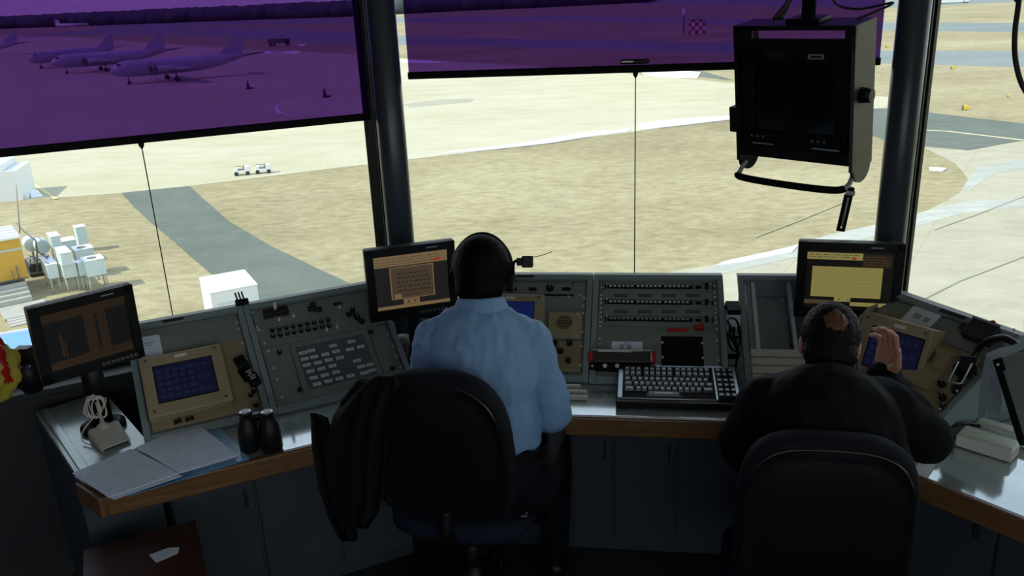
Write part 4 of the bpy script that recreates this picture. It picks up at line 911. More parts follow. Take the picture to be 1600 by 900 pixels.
def monitor(label, c, yaw, pit, w, h, content, foot, foot_r=.11, nb=8, bx0=.58, th=.045, neck=.022):
    f = posefr(c, yaw, pit); t = thing('flat_monitor', label, 'monitor', (foot[0], foot[1], foot[2]))
    b = B(); bz = .033
    f.box(b, -w / 2, w / 2, -h / 2, h / 2, -th, -.012, 'black', .006); f.box(b, -w * .3, w * .3, -h * .32, h * .32, -th - .025, -th + .002, 'black', .012)
    for a0, a1, s0, s1 in ((-w / 2, w / 2, h / 2 - bz, h / 2), (-w / 2, w / 2, -h / 2, -h / 2 + bz * 1.25), (-w / 2, -w / 2 + bz, -h / 2, h / 2), (w / 2 - bz, w / 2, -h / 2, h / 2)): f.box(b, a0, a1, s0, s1, -.014, 0, 'black', .003)
    cs = obj('casing', b, t)
    b = B(); f.box(b, -w / 2 + bz - .002, w / 2 - bz + .002, -h / 2 + bz * 1.25 - .002, h / 2 - bz + .002, -.014, -.005, 'screenblack'); sc = obj('screen', b, t)
    sw, sh = w - 2 * bz, h - 2.25 * bz; ox, oy = -w / 2 + bz, h / 2 - bz
    b = B()
    for k, (x0, y0, x1, y1, m_) in enumerate(content): f.box(b, ox + x0 * sw, ox + x1 * sw, oy - y1 * sh, oy - y0 * sh, -.0052, -.0045 + k * .00004, m_)
    obj('screen_image', b, sc)
    for k in range(nb):
        a = -w / 2 + w * bx0 + k * w * .047; b = B(); f.cyl(b, a, -h / 2 + .018, -.001, .002, .0055, m='alu', seg=10); f.cyl(b, a, -h / 2 + .018, .002, .0025, .0035, m='black', seg=10); obj('button', b, cs)
    b = B(); f.box(b, w * .18, w * .3, h / 2 - .018, h / 2 - .013, 0, .0005, 'alu'); obj('brand_strip', b, cs)
    foot = V(foot); p = f.P(0, -h * .15, -th - .03)
    b = B(); b.cyl(p, (p.x, p.y, foot.z + .02), neck, m='black'); b.box(f.P(0, -h * .1, -th - .02), (.10, .10, .03), f.R, 'black', .008)
    bx = V((p.x, p.y, foot.z)); obj('stand', b, t)
    b = B(); b.lathe((bx.x, bx.y, foot.z), [(foot_r, 0), (foot_r, .012), (foot_r * .75, .022), (.03, .03), (.028, .05)], m='black', seg=28); obj('base', b, t)
    return t, f
def textlines(x0, y0, x1, n, dy, seed, m_=None, h=.012):
    r = random.Random(seed); L = []
    for i in range(n):
        x = x0
        while x < x1 - .02:
            wd = r.uniform(.02, .07); L.append((x, y0 + i * dy, min(x + wd, x1), y0 + i * dy + h, m_ or INKS)); x += wd + r.uniform(.012, .03)
    return L
c1_ = [(0, 0, 1, .16, BRN), (.0, .16, 1, .93, DGR2), (.47, .14, .74, .86, BRN), (.60, .2, .63, .8, DGR2), (0, .86, 1, 1, BRN2), (.38, .84, 1, .93, BRN), (.16, .4, .19, .8, BRN2), (.2, .55, .22, .84, BRN2)]
monitor('black flat monitor with a dim brown display on the left side cabinet', V((-1.419, 2.661, 1.136)), R(42), R(2), .33, .272, c1_, (-1.5, 2.78, DZ + .002), .075, neck=.036)
c2_ = [(0, 0, 1, .97, DGR), (0, 0, 1, .20, TAN)] + textlines(.03, .05, .9, 3, .05, 4, TAN2) + [(.82, .13, .9, .17, REDE), (.2, .22, .80, .82, TAN), (.215, .235, .785, .805, TAN2)] + textlines(.3, .33, .74, 5, .08, 9, None, .03) + textlines(.26, .74, .6, 1, .05, 3) + [(.24, .72, .34, .80, TAN), (.36, .83, .58, .92, TAN), (.41, .86, .44, .89, INKS), (.5, .86, .53, .89, INKS), (0, .93, 1, .985, TAN)]
monitor('black flat monitor with tan windows, left of the head above the blue shirt', V((-.384, 3.135, 1.114)), R(16.5), R(1), .352, .292, c2_, (-.40, 3.25, DZ), .075)
c3_ = [(0, 0, 1, 1, DGR2), (0, .03, .64, .15, YEL)] + textlines(.02, .06, .6, 2, .04, 5, TAN2) + [(.52, .11, .57, .14, REDE), (.64, .05, .97, .27, BRN2)] + textlines(.66, .08, .94, 4, .045, 6, TAN2) + [(.07, .27, .88, .80, YEL)] + [(.09, .31 + i * .06, .86, .314 + i * .06, emis('screen_rule', lin((104, 98, 52)))) for i in range(8)] + [(.35, .80, .54, .875, YEL), (.4, .83, .42, .85, INKS), (.5, .83, .52, .85, INKS), (0, .86, .34, .93, TAN2), (.54, .88, 1, .945, YEL)]
monitor('black flat monitor with a yellow display window, above the man in the dark jacket', V((1.240, 2.955, 1.098)), R(-16), R(1), .366, .298, c3_, (1.27, 3.15, DZ), .07, 7, .5)

# ================================================================= HANGING DISPLAY
fH = posefr(V((.957, 2.872, 1.794)), R(-47), R(7.5)); w, h = .43, .45
t = thing('hanging_display', 'bulky black display hung from the ceiling in a yoke before the middle window', 'display', fH.P(0, h / 2, -.07) + V((0, 0, .2)))
D_ = .14; b = B()
fH.box(b, -w / 2, w / 2, h / 2 - .015, h / 2, -D_, 0, 'black', .002); fH.box(b, -w / 2, -w / 2 + .07, h / 2 - .045, h / 2, -.014, 0, 'black', .001); fH.box(b, w / 2 - .035, w / 2, h / 2 - .045, h / 2, -.014, 0, 'black', .001); fH.box(b, -w / 2, w / 2, h / 2 - .075, h / 2 - .042, -.014, 0, 'black', .002)
obj('yoke_frame', b, t); b = B(); fH.box(b, -w / 2, w / 2, -h / 2, -h / 2 + .045, -.02, -.003, 'black', .002); obj('bottom_rail', b, t)
for sgn in (-1, 1):
    a = sgn * w / 2; b = B(); pts = [(h / 2, 0), (h / 2, -D_), (-h / 2 - .02, -D_), (-h / 2 - .02, -D_ + .01)]
    for k in range(13): q = math.pi * k / 12; pts.append((-h / 2 - .02 - math.sin(q) * .05, -D_ / 2 - math.cos(q) * .06))
    pts.append((-h / 2 - .02, 0)); b.prism([fH.P(a, s, n) for s, n in pts], fH.x * (-sgn * .012), 'olive' if sgn > 0 else 'black'); sp = obj('side_plate', b, t)
    b = B()
    if sgn > 0: fH.cyl(b, 0, 0, 0, 0.001, .001); b = B(); b.cyl(fH.P(a, .0, -.05), fH.P(a + .035, .0, -.05), .026, .022, 10, 'black'); obj('lock_knob', b, sp)
    else: b.box(fH.P(a - .015, -.10, -.03), (.03, .09, .05), fH.R, 'black', .003); obj('side_block', b, sp)
b = B(); fH.box(b, -w / 2 + .02, w / 2 - .02, -h / 2 + .03, h / 2 - .075, -.15, -.02, 'black', .01); bd = obj('display_body', b, t)
b = B()
for a0, a1, s0, s1 in ((-.19, .19, .11, .148), (-.19, .19, -.19, -.13), (-.19, -.145, -.19, .148), (.145, .19, -.19, .148)): fH.box(b, a0, a1, s0, s1, -.022, -.002, 'blackmat', .004)
bz_ = obj('bezel', b, t)
b = B(); fH.box(b, -.147, .147, -.132, .112, -.02, -.014, 'screenblack'); obj('screen', b, t)
for a, s, w_, h_, mm in ((.085, .128, .055, .016, 'alu'), (-.06, .128, .06, .016, 'darkpanel')):
    b = B(); fH.box(b, a - w_ / 2, a + w_ / 2, s - h_ / 2, s + h_ / 2, -.002, -.0005, mm); fH.box(b, a - w_ * .35, a + w_ * .35, s - h_ * .18, s + h_ * .2, -.0005, 0, 'blackmat'); obj('name_plate', b, bz_)
for a0, a1 in ((-.15, -.07), (.075, .17)): b = B(); fH.box(b, a0, a1, -.176, -.172, -.002, 0.002, 'metal'); obj('light_strip', b, bz_)
for k in range(6): a = -.15 + k * .022 + (.0 if k < 3 else .16); knob(fH, a, -.15, -.002, bz_, .006, .008)
b = B(); pts = spline([fH.P(-w / 2 + .02, -h / 2 - .03, -.03), fH.P(-w / 2 + .012, -h / 2 - .06, .0), fH.P(-w / 2 + .03, -h / 2 - .075, .02), fH.P(0, -h / 2 - .078, .03), fH.P(w / 2 - .05, -h / 2 - .078, .02), fH.P(w / 2 - .015, -h / 2 - .065, 0), fH.P(w / 2 - .012, -h / 2 - .04, -.03)], 8)
b.tube(pts, .0085, 10, 'alu'); hb = obj('handle_bar', b, t)
b = B(); b.tube(pts[12:-11], .0125, 12, 'blackmat'); obj('foam_grip', b, hb)
b = B(); pt = fH.P(0.02, h / 2, -D_ / 2); b.cyl(pt, (pt.x, pt.y, CEIL), .022, m='black'); b.box(pt + V((0, 0, .008)), (.12, .016, .08), fH.R, 'black', .004); obj('ceiling_pole', b, t)
b = B()
for k in range(3): q = .012 * k; b.tube(spline([(pt.x - .05 - q, pt.y, CEIL), (pt.x - .045 - q, pt.y, pt.z + .35), (pt.x - .05, pt.y, pt.z + .12), (pt.x - .09 - q, pt.y, pt.z + .01)], 6), .006, 8, 'cable')
b.tube(spline([(pt.x + .02, pt.y, pt.z + .3), (pt.x + .06, pt.y - .02, pt.z + .08), (pt.x + .13, pt.y - .05, pt.z + .035), (pt.x + .22, pt.y - .12, pt.z + .05), fH.P(w / 2 - .02, h / 2 + .01, -.05)], 8), .004, 8, 'cable'); obj('cable', b, t)
# black slotted strip clipped to the middle window
p0, p1 = WPL(1326, 304, YC * (VC + .035), YC), WPL(1313, 361, YC * (VC + .035), YC)
b = B(); d = (p0 - p1).normalized(); f = Fr(p1, XC.lerp(XC, 1), d, XC.cross(d)); LL_ = (p0 - p1).length
f.x = (XC - d * XC.dot(d)).normalized(); f.R = Matrix((f.x, f.y, f.z)).transposed()
for a0, a1 in ((-.016, -.004), (.004, .016)): f.box(b, a0, a1, 0, LL_, -.004, .006, 'blackmat')
f.box(b, -.003, .003, .02, LL_ - .01, .0, .009, 'alu'); f.box(b, -.016, .016, 0, .012, -.004, .006, 'blackmat'); f.box(b, -.016, .016, LL_ - .012, LL_, -.004, .006, 'blackmat')
f.box(b, -.018, .018, LL_, LL_ + .02, -.002, .022, 'alu', .004); b.lathe(f.P(0, LL_ + .02, .01), [(.015, 0), (.015, .01), (.008, .014)], axis=d, m='black')
solo('slotted_bracket', b, 'black slotted strip with a silver clip stuck on the middle window under the hanging display', 'bracket')
# loose black cord hanging from the ceiling at the right edge
b = B(); pts = [WD(1594, -60, 2.2), WD(1592, 0, 2.2), WD(1586, 50, 2.2), WD(1587, 95, 2.2), WD(1600, 138, 2.2), WD(1630, 170, 2.2), WD(1675, 150, 2.2), WD(1700, 40, 2.2)]
pts = [V((pts[0].x, pts[0].y, CEIL))] + pts + [V((pts[-1].x, pts[-1].y, CEIL))]; b.tube(spline(pts, 8), .0068, 10, 'cable'); solo('ceiling_cable', b, 'thick black cord hanging in a loop at the top right corner', 'cord')

# ================================================================= KEYBOARD
k0, k1 = W2(962, 640), W2(965, 589); u0 = W2(962, 641).dot(XC); u1 = W2(1148, 592).dot(XC); v0 = W2(1040, 640).dot(YC); v1 = W2(1060, 590).dot(YC)
u0 = min(u0, k1.dot(XC)); wK = u1 - u0; dK = v1 - v0; print('kb', u0, u1, v0, v1)
tl = R(5); fK = Fr(XC * u0 + YC * v0 + V((0, 0, DZ + .012)), XC, YC * math.cos(tl) + V((0, 0, math.sin(tl))), V((0, 0, 1)) * math.cos(tl) - YC * math.sin(tl))
t = thing('keyboard', 'grey full-size keyboard with black keys on the middle worktop', 'keyboard', fK.P(wK / 2, dK / 2, -.01))
b = B(); fK.box(b, 0, wK, 0, dK, -.010, .014, 'black', .004); fK.box(b, .004, wK - .004, .022, dK - .002, .010, .019, 'alu', .003); obj('case', b, t)
b = B(); fK.box(b, .022, wK * .80, .026, dK - .02, .016, .0205, 'blackmat'); fK.box(b, wK * .815, wK - .022, .020, dK - .02, .016, .0205, 'blackmat'); obj('key_well', b, t)
b = B(); fK.box(b, wK * .07, wK * .20, dK - .012, dK - .004, .019, .0195, 'white'); obj('name_strip', b, t)
kw = (wK * .80 - .026) / 15.2; kh = (dK - .05) / 6.4
kb_ = B(); kb_.box((0, 0, .004), (.86, .80, .008), None, 'knob', .0); bm_ = kb_.bm
for v in bm_.verts:
    if v.co.z > 0: v.co.x *= .82; v.co.y *= .72
kb_.box((0, -.05, .0083), (.42, .26, .0006), None, 'white')
mk = bpy.data.meshes.new('key'); bm_.to_mesh(mk); bm_.free()
for x in kb_.mats: mk.materials.append(x)
def key(a, s, w_=1.0):
    o = bpy.data.objects.new('key', mk); COL.objects.link(o); o.parent = t
    p = ROOTM[t.name].inverted() @ fK.P(a, s, .0205); o.location = p; o.rotation_euler = fK.R.to_euler(); o.scale = (kw * w_, kh, 1.0)
nk = 0
xs0 = .026
def rowk(items, r):
    x = xs0; s = .028 + (r + .5) * kh + (.006 if r >= 4 else 0)
    for it in items:
        if it < 0: x += -it * kw
        else: key(x + it * kw / 2, s, it); x += it * kw
rowk([1.4, 6.4, 1.4], 0) if False else rowk([-3.2, 7.0], 0)
rowk([2.0] + [1] * 11 + [2.0], 1); rowk([1.6] + [1] * 12 + [1.4], 2); rowk([1.3] + [1] * 13, 3)
rowk([1] * 3 + [-.4] + [1] * 6 + [-.4] + [1] * 5, 4) if False else rowk([1] * 3 + [-.35] + [1] * 5 + [-.35] + [1] * 6, 4)
rowk([1] * 3 + [-.35] + [1] * 5 + [-.35] + [1] * 6, 5)
for r in range(6):
    for c in range(3): key(wK * .815 + .012 + c * (wK * .145) / 2.9, .028 + (r + .5) * kh + (.006 if r >= 4 else 0), 1)

# ================================================================= PAPERS, FOLDER, BINOCULARS, DESK MICROPHONE, PLASTIC STRIPS
def flatpoly(name, px, z, th, m, label, cat, lines=0, seed=1, group=None):
    P = [W2(x, y, z) for x, y in px]; o = sum(P, V()) / len(P); t = thing(name, label, cat, o, 0, group)
    b = B(); b.prism([(p.x, p.y, z) for p in P], (0, 0, th), m)
    if lines:
        r = random.Random(seed)
        for i in range(lines):
            k = (i + .8) / (lines + .9); a, c = P[0].lerp(P[3], k), P[1].lerp(P[2], k); x = .06
            while x < .94:
                q = x + r.uniform(.03, .16); q = min(q, .95)
                if r.random() < .72:
                    A1, A2 = a.lerp(c, x), a.lerp(c, q); d = (P[3] - P[0]).normalized() * .0018
                    b.face([(A1.x, A1.y, z + th + .0006), (A2.x, A2.y, z + th + .0006), (A2.x + d.x, A2.y + d.y, z + th + .0006), (A1.x + d.x, A1.y + d.y, z + th + .0006)], 'ink')
                x = q + r.uniform(.01, .05)
    obj('sheet', b, t)
    return t
flatpoly('folder', [(210, 716), (340, 664), (389, 718), (200, 776)], DZ + .001, .002, 'bluepaper', 'blue cardboard folder under the white sheets on the left worktop', 'folder')
flatpoly('clear_sleeve', [(320, 668), (344, 668), (390, 716), (300, 742)], DZ + .0035, .0012, mat('sleeve', (.22, .42, .60), .25), 'light blue sheet fanned out between the folder and the white papers', 'sheet')
flatpoly('paper_sheet', [(116, 745), (206, 706), (285, 744), (178, 781)], DZ + .012, .001, 'paper', 'white sheet under the forms, poking out at the left tip of the wooden edge', 'paper')
flatpoly('paper_sheet', [(113, 740), (204, 702), (282, 739), (170, 778)], DZ + .014, .002, 'paper', 'white printed form at the left end of the worktop', 'paper', 13, 2)
flatpoly('paper_sheet', [(200, 706), (303, 664), (373, 713), (282, 740)], DZ + .007, .002, 'paper', 'white form beneath the top right form, its edge showing along the right side', 'paper')
flatpoly('paper_sheet', [(212, 700), (306, 660), (371, 712), (280, 739)], DZ + .017, .002, 'paper', 'white printed form on the right of the papers, next to the binoculars', 'paper', 12, 5)
# binoculars standing on their front lenses
pb = W2(409, 702); t = thing('binoculars', 'black binoculars standing upright on the left worktop', 'binoculars', (pb.x, pb.y, DZ)); ax = (XL * .85 - YL * .5).normalized()
for sgn in (-1, 1):
    c = V((pb.x, pb.y, DZ)) + ax * sgn * .037 + V((0, 0, 0)); b = B(); b.lathe(c, [(.031, 0), (.035, .006), (.036, .05), (.034, .075), (.029, .095), (.022, .108), (.020, .128), (.0215, .132)], m='black', seg=24); br = obj('barrel', b, t)
    b = B(); b.lathe(c, [(.0215, .130), (.0215, .138), (.0205, .1385)], m='black', seg=24); b.lathe(c, [(.013, .1385), (.0195, .1388), (.0195, .1405), (.013, .1405)], m='metal', seg=24); b.cyl(c + V((0, 0, .1395)), c + V((0, 0, .1412)), .0135, m='screenblack'); obj('eyepiece', b, br)
b = B(); c = V((pb.x, pb.y, DZ)); b.cyl(c + V((0, 0, .02)), c + V((0, 0, .125)), .009, m='black'); b.cyl(c + V((0, 0, .11)), c + V((0, 0, .135)), .012, m='black', seg=18); b.box(c + V((0, 0, .06)), (.05, .02, .06), Fr(c, ax, V((-ax.y, ax.x, 0)), (0, 0, 1)).R, 'black', .006); obj('hinge', b, t)
# off-white desk microphone base with a coiled cord
pm = W2(171, 688); e = (XL * .94 + YL * .34).normalized(); n_ = V((-e.y, e.x, 0)); f = Fr((pm.x, pm.y, DZ + .001), e, n_, (0, 0, 1)); t = thing('desk_microphone', 'off-white desk microphone base with a pale coiled cord, beside the leftmost monitor', 'microphone', f.o)
b = B(); b.prism([f.P(-.055, -.075, 0), f.P(-.055, -.075, .012), f.P(-.045, .045, .042), f.P(-.045, .065, .030), f.P(-.045, .065, 0)], e * .100, 'cream')
bmesh.ops.bevel(b.bm, geom=b.bm.edges[:], offset=.004, segments=2, affect='EDGES'); obj('base', b, t)
b = B(); f.box(b, -.045, .035, -.077, -.074, .004, .009, 'darkpanel'); obj('label_strip', b, t)
b = B(); b.lathe(f.P(0, .035, .036), [(.022, 0), (.022, .008), (.015, .014), (.008, .018), (.007, .03)], m='cream', seg=20); b.cyl(f.P(0, .035, .06), f.P(.0, .05, .13), .005, m='cream'); obj('stem', b, t)
r = random.Random(5); b = B(); ctr = f.P(-.005, .055, .11); pts = []
for k in range(22): a = k * 1.9; rr_ = .030 + .018 * math.sin(k * 1.3); pts.append(ctr + e * math.cos(a) * rr_ + V((0, 0, 1)) * (math.sin(a) * .045) + n_ * r.uniform(-.015, .015))
pts = [f.P(-.06, .0, .006), f.P(-.07, .05, .01), f.P(-.05, .07, .04)] + pts
b.tube(spline(pts, 5), .0021, 7, 'cablewhite'); obj('cord', b, t)
# small white plastic strip holders by the blue sleeve
for k, (x, y, lb) in enumerate(((893, 610, 'short pale plastic strip holder, rear one by the blue sleeve'), (898, 617, 'longer pale plastic strip holder in the middle, by the blue sleeve'), (903, 624, 'pale plastic strip holder, nearest to the worktop edge by the blue sleeve'))):
    p = W2(x, y); f = Fr((p.x, p.y, DZ), XC, YC, (0, 0, 1)); b = B(); w_ = .035 + .008 * (k == 1)
    f.box(b, -w_, w_, -.008, .008, 0, .014 + .004 * (2 - k), 'cream', .002); f.box(b, -w_ + .004, w_ - .004, -.005, .005, .012, .016 + .004 * (2 - k), 'white'); solo('strip_holder', b, lb, 'strip holder', None, 'plastic strip holders on the middle worktop')
# trays and holders on the right worktop
def traybox(px0, px1, h, dep, name, label, lid=True):
    a, c = W2(*px0), W2(*px1); e = (c - a); L = e.length; e.normalize(); f = Fr(a + V((0, 0, .001)), e, V((-e.y, e.x, 0)), (0, 0, 1)); t = thing(name, label, 'tray', f.P(L / 2, dep / 2, 0))
    b = B(); f.box(b, 0, L, 0, dep, 0, h, 'white', .005); obj('tray_body', b, t)
    if lid: b = B(); f.box(b, .004, L - .004, .010, dep - .004, h - .002, h + .006, 'greenslat', .003); obj('cover', b, t)
    return t
traybox((1491, 697), (1579, 725), .040, .075, 'strip_tray', 'long pale plastic tray on the right worktop')
traybox((1520, 676), (1640, 714), .035, .05, 'strip_tray', 'grey-green tray behind the long pale tray')
traybox((1443, 722), (1487, 694), .030, .06, 'strip_tray', 'short pale tray beside the elbow of the man in the dark jacket', False)
p = [W2(x, y) for x, y in ((1424, 738), (1437, 722), (1462, 727), (1448, 748))]; b = B(); b.prism([(q.x, q.y, DZ + .001) for q in p], (0, 0, .0015), 'white'); solo('paper_slip', b, 'small white slip lying at the edge of the right worktop', 'paper')
# black cable arching over the right worktop
b = B(); b.tube(spline([W2(1438, 700, DZ + .01), W2(1470, 675, DZ + .03), W2(1500, 662, DZ + .05), W2(1530, 665, DZ + .03), W2(1560, 676, DZ + .01)], 8), .006, 8, 'cable'); solo('loose_cable', b, 'short black cable arching behind the pale trays on the right worktop', 'cable')

# ---- black handset lying on the left console
f = fL1; t = thing('telephone_handset', 'black telephone handset with a white printed label, on the left console', 'handset', f.P(*Q1(385, 580), .004))
a0, s0 = Q1(374, 563, .02); a1, s1 = Q1(399, 598, .02)
dA = V((a1 - a0, s1 - s0, 0)); Lh = dA.length * 1.25; dA.normalize(); e1 = f.x * dA.x + f.y * dA.y; g = Fr(f.P((a0 + a1) / 2, (s0 + s1) / 2, .004), e1.cross(f.z) * -1, e1, f.z)
b = B(); g.box(b, -.021, .021, -Lh / 2, -Lh / 2 + .055, .004, .036, 'black', .010, 3); g.box(b, -.022, .022, Lh / 2 - .055, Lh / 2, .004, .034, 'black', .010, 3); g.box(b, -.016, .016, -Lh / 2 + .02, Lh / 2 - .02, .014, .034, 'black', .008, 3); hb = obj('body', b, t)
b = B()
for k in range(5): g.box(b, -.012 + (k % 2) * .004, .012 - (k % 3) * .004, Lh * .06 + k * .009, Lh * .06 + k * .009 + .003, .0342, .0350, 'white')
obj('printed_label', b, hb)
b = B(); g.box(b, -.026, .026, -.03, .03, .0, .006, 'black', .003); obj('cradle', b, t)
# ---- black connector box beside the leftmost monitor
p = WPL(50, 600, YL * (VL - .045), YL); b = B(); b.lathe((p.x, p.y, SILL + .001), [(.030, 0), (.042, .02), (.044, .07), (.038, .12), (.02, .13)], m='black', seg=20); b.box((p.x, p.y, SILL + .150), (.06, .05, .05), None, 'black', .006)
for k in range(3): b.cyl(V((p.x - .03 + k * .03, p.y - .040, SILL + .115)), V((p.x - .03 + k * .03, p.y - .050, SILL + .12)), .006, m='metal')
solo('headset_stand', b, 'black stand with silver plugs on the window ledge, between the yellow bag and leftmost monitor', 'stand')
# ---- gooseneck with clip on the right console
t = thing('cradle_microphone', 'black clip cradle with a white wire loop on a gooseneck, over the right console', 'microphone', PR(1510, 575) and fR.P(*PR(1510, 575), .03))
pc = fR.P(*PR(1511, 573, .05), .05)
b = B(); dn = (fR.P(*PR(1500, 600, .05), .05) - fR.P(*PR(1522, 555, .05), .05)).normalized(); g = Fr(pc, dn.cross(fR.z), dn, fR.z * 1.0)
g.box(b, -.030, .030, -.035, .035, -.018, .018, 'black', .010, 3); g.box(b, -.038, .038, -.002, .022, -.012, .012, 'black', .006); g.box(b, -.012, .012, .03, .085, -.012, .0, 'black', .004); obj('cradle', b, t)
b = B(); b.tube([g.P(-.020, .0, .02), g.P(-.020, .078, .022), g.P(-.014, .084, .022), g.P(.014, .084, .022), g.P(.020, .078, .022), g.P(.020, .0, .02)], .0028, 8, 'metal'); obj('wire_loop', b, t)
b = B(); b.tube(spline([g.P(0, -.03, 0), WD(1528, 545, 2.72), WD(1545, 533, 2.66), WD(1568, 528, 2.6), WD(1590, 540, 2.55), WD(1604, 556, 2.5), WD(1615, 600, 2.45), WD(1620, 640, 2.42)], 8), .011, 12, 'cable'); obj('gooseneck', b, t)
# ---- tilted reading stand with papers hanging over it, at the right edge
P0, P1_, P2_, P3_ = WD(1551, 563, 2.42), WD(1625, 541, 2.36), WD(1660, 668, 2.2), WD(1590, 690, 2.26)
n_ = (P1_ - P0).cross(P3_ - P0).normalized(); 
if n_.dot(CAM - P0) < 0: n_ = -n_
t = thing('reading_stand', 'tilted grey board with a black edge at the right edge of the picture', 'stand', (P3_.x, P3_.y, DZ))
b = B(); b.prism([P0, P1_, P2_, P3_], -n_ * .018, 'panel'); obj('board', b, t)
e_ = (P1_ - P0).normalized(); b = B(); b.prism([P0 + n_ * .002, P0 + e_ * .024 + n_ * .002, P3_ + e_ * .032 + n_ * .002, P3_ + n_ * .002], -n_ * .03, 'blackmat'); b.cyl(P0 + e_ * .010 + (P3_ - P0).normalized() * .02, P0 + e_ * .010 + (P3_ - P0).normalized() * .02 + n_ * .004, .004, m='screwm'); obj('edge_strip', b, t)
b = B(); pm_ = (P2_ + P3_) / 2 - n_ * .03; b.cyl(pm_ , (pm_.x + .13, pm_.y + .08, DZ), .012, m='black'); b.cyl((pm_.x + .13, pm_.y + .08, DZ), (pm_.x + .13, pm_.y + .08, DZ + .012), .06, m='black'); obj('foot', b, t)
pw = mat('hanging_paper', (.36, .42, .44), .8)
def drape(px, dep, label):
    b = B(); A = [WD(x, y, d) for (x, y), d in zip(px, dep)]; n = len(A) // 2
    for i in range(n - 1):
        b.face([A[i], A[i + 1], A[2 * n - 2 - i], A[2 * n - 1 - i]], pw)
    r = bmesh.ops.solidify(b.bm, geom=b.bm.faces[:], thickness=.002); solo('hanging_paper', b, label, 'paper', None, 'papers hung over the reading stand')
drape([(1541, 553), (1536, 575), (1531, 610), (1527, 655), (1538, 652), (1545, 612), (1549, 580), (1553, 560)], [2.50, 2.50, 2.49, 2.48, 2.45, 2.46, 2.47, 2.47], 'outermost pale sheet hanging down over the left side of the reading stand')
drape([(1548, 560), (1547, 590), (1543, 620), (1541, 645), (1562, 652), (1566, 625), (1560, 590), (1556, 562)], [2.47, 2.465, 2.46, 2.455, 2.44, 2.44, 2.44, 2.44], 'inner pale sheet hanging close against the edge of the reading stand')
drape([(1540, 553), (1558, 545), (1580, 540), (1605, 531), (1608, 543), (1590, 549), (1565, 555), (1552, 563)], [2.49, 2.48, 2.46, 2.44, 2.39, 2.39, 2.41, 2.43], 'white folded sheet lying along the top edge of the reading stand')

# ---- papers and beige phone tucked behind the man, between monitor stand and console
b = B(); 
p = fL2.P(wL2 + .075, .12, .02); b.box(V((p.x, p.y, DZ + .012)), (.10, .16, .02), Matrix.Rotation(R(10), 3, 'Z'), 'paper', .002); b.box(V((p.x + .01, p.y + .02, DZ + .030)), (.10, .15, .012), Matrix.Rotation(R(25), 3, 'Z'), 'white', .002); solo('paper_stack', b, 'white papers stacked below the middle monitor, behind the left shoulder of the blue shirt', 'papers')
b = B(); q = p + YL * -.02; q = W2(640, 548); b.tube(spline([V((q.x - .06, q.y + .02, DZ + .03)), V((q.x - .02, q.y, DZ + .055)), V((q.x + .03, q.y - .05, DZ + .05)), V((q.x + .05, q.y - .09, DZ + .03))], 6), .022, 12, 'cream'); solo('beige_handset', b, 'beige handset lying beside the key-plate console, left of the blue shirt', 'handset')

# ---- power strip and cables in the gap between the consoles
fW = Fr(YC * 3.10, XC, V((0, 0, 1)), -YC)
def gp(x, y, n=.01): a, s = fW.px(x, y, n); return fW.P(a, s, n)
M['brightw'] = mat('trunking_white', (.86, .89, .92), .5)
ga = fC2.P(wC, 0).dot(XC) + .004; gb = fC3.P(0, 0).dot(XC) - .004
def gy(y): return fW.px(1147, y)[1]
b = B(); fW.box(b, ga, gb, DZ - .0, gy(492), -.06, 0, 'brightw', .002); t = thing('cable_trunking', 'white trunking with black plugs filling the narrow gap between two consoles', 'trunking', fW.P((ga + gb) / 2, DZ, 0)); tr_ = obj('cover', b, t)
b = B(); fW.box(b, ga, gb, gy(492) + .001, gy(484), -.10, .004, 'blackmat', .002); obj('dark_cap', b, t)
for k in range(3): b = B(); fW.box(b, ga + .006 + k * .016, ga + .014 + k * .016, gy(519), gy(510), 0, .018, 'black', .001); obj('plug', b, t)
for y0, y1 in ((524, 528), (553, 559)): b = B(); fW.box(b, ga, gb, gy(y1), gy(y0), 0, .010, 'blackmat', .001); obj('black_band', b, t)
for k, (pts, lb) in enumerate((([(1138, 498), (1150, 500), (1157, 525), (1150, 548), (1140, 540), (1137, 520), (1146, 535), (1156, 555)], 'black cable looping in the gap between the consoles'), ([(1136, 500), (1146, 522), (1152, 545), (1150, 570), (1147, 588), (1156, 600)], 'black cable running straight down in the gap between the consoles'))):
    b = B(); b.tube(spline([gp(x, y, .030 + .010 * k) for x, y in pts], 8), .0042, 8, 'cable'); solo('power_cable', b, lb, 'cable')

# ---- dark wooden box under the left worktop with a white card on it
ZB = .56; q0, q1, q2 = WZ(135, 860, ZB), WZ(300, 815, ZB), WZ(392, 868, ZB); e = flat(q1 - q0); n_ = V((-e.y, e.x, 0)); f = Fr((q0.x, q0.y, 0), e, n_, (0, 0, 1)); Lb = (q1 - q0).dot(e)
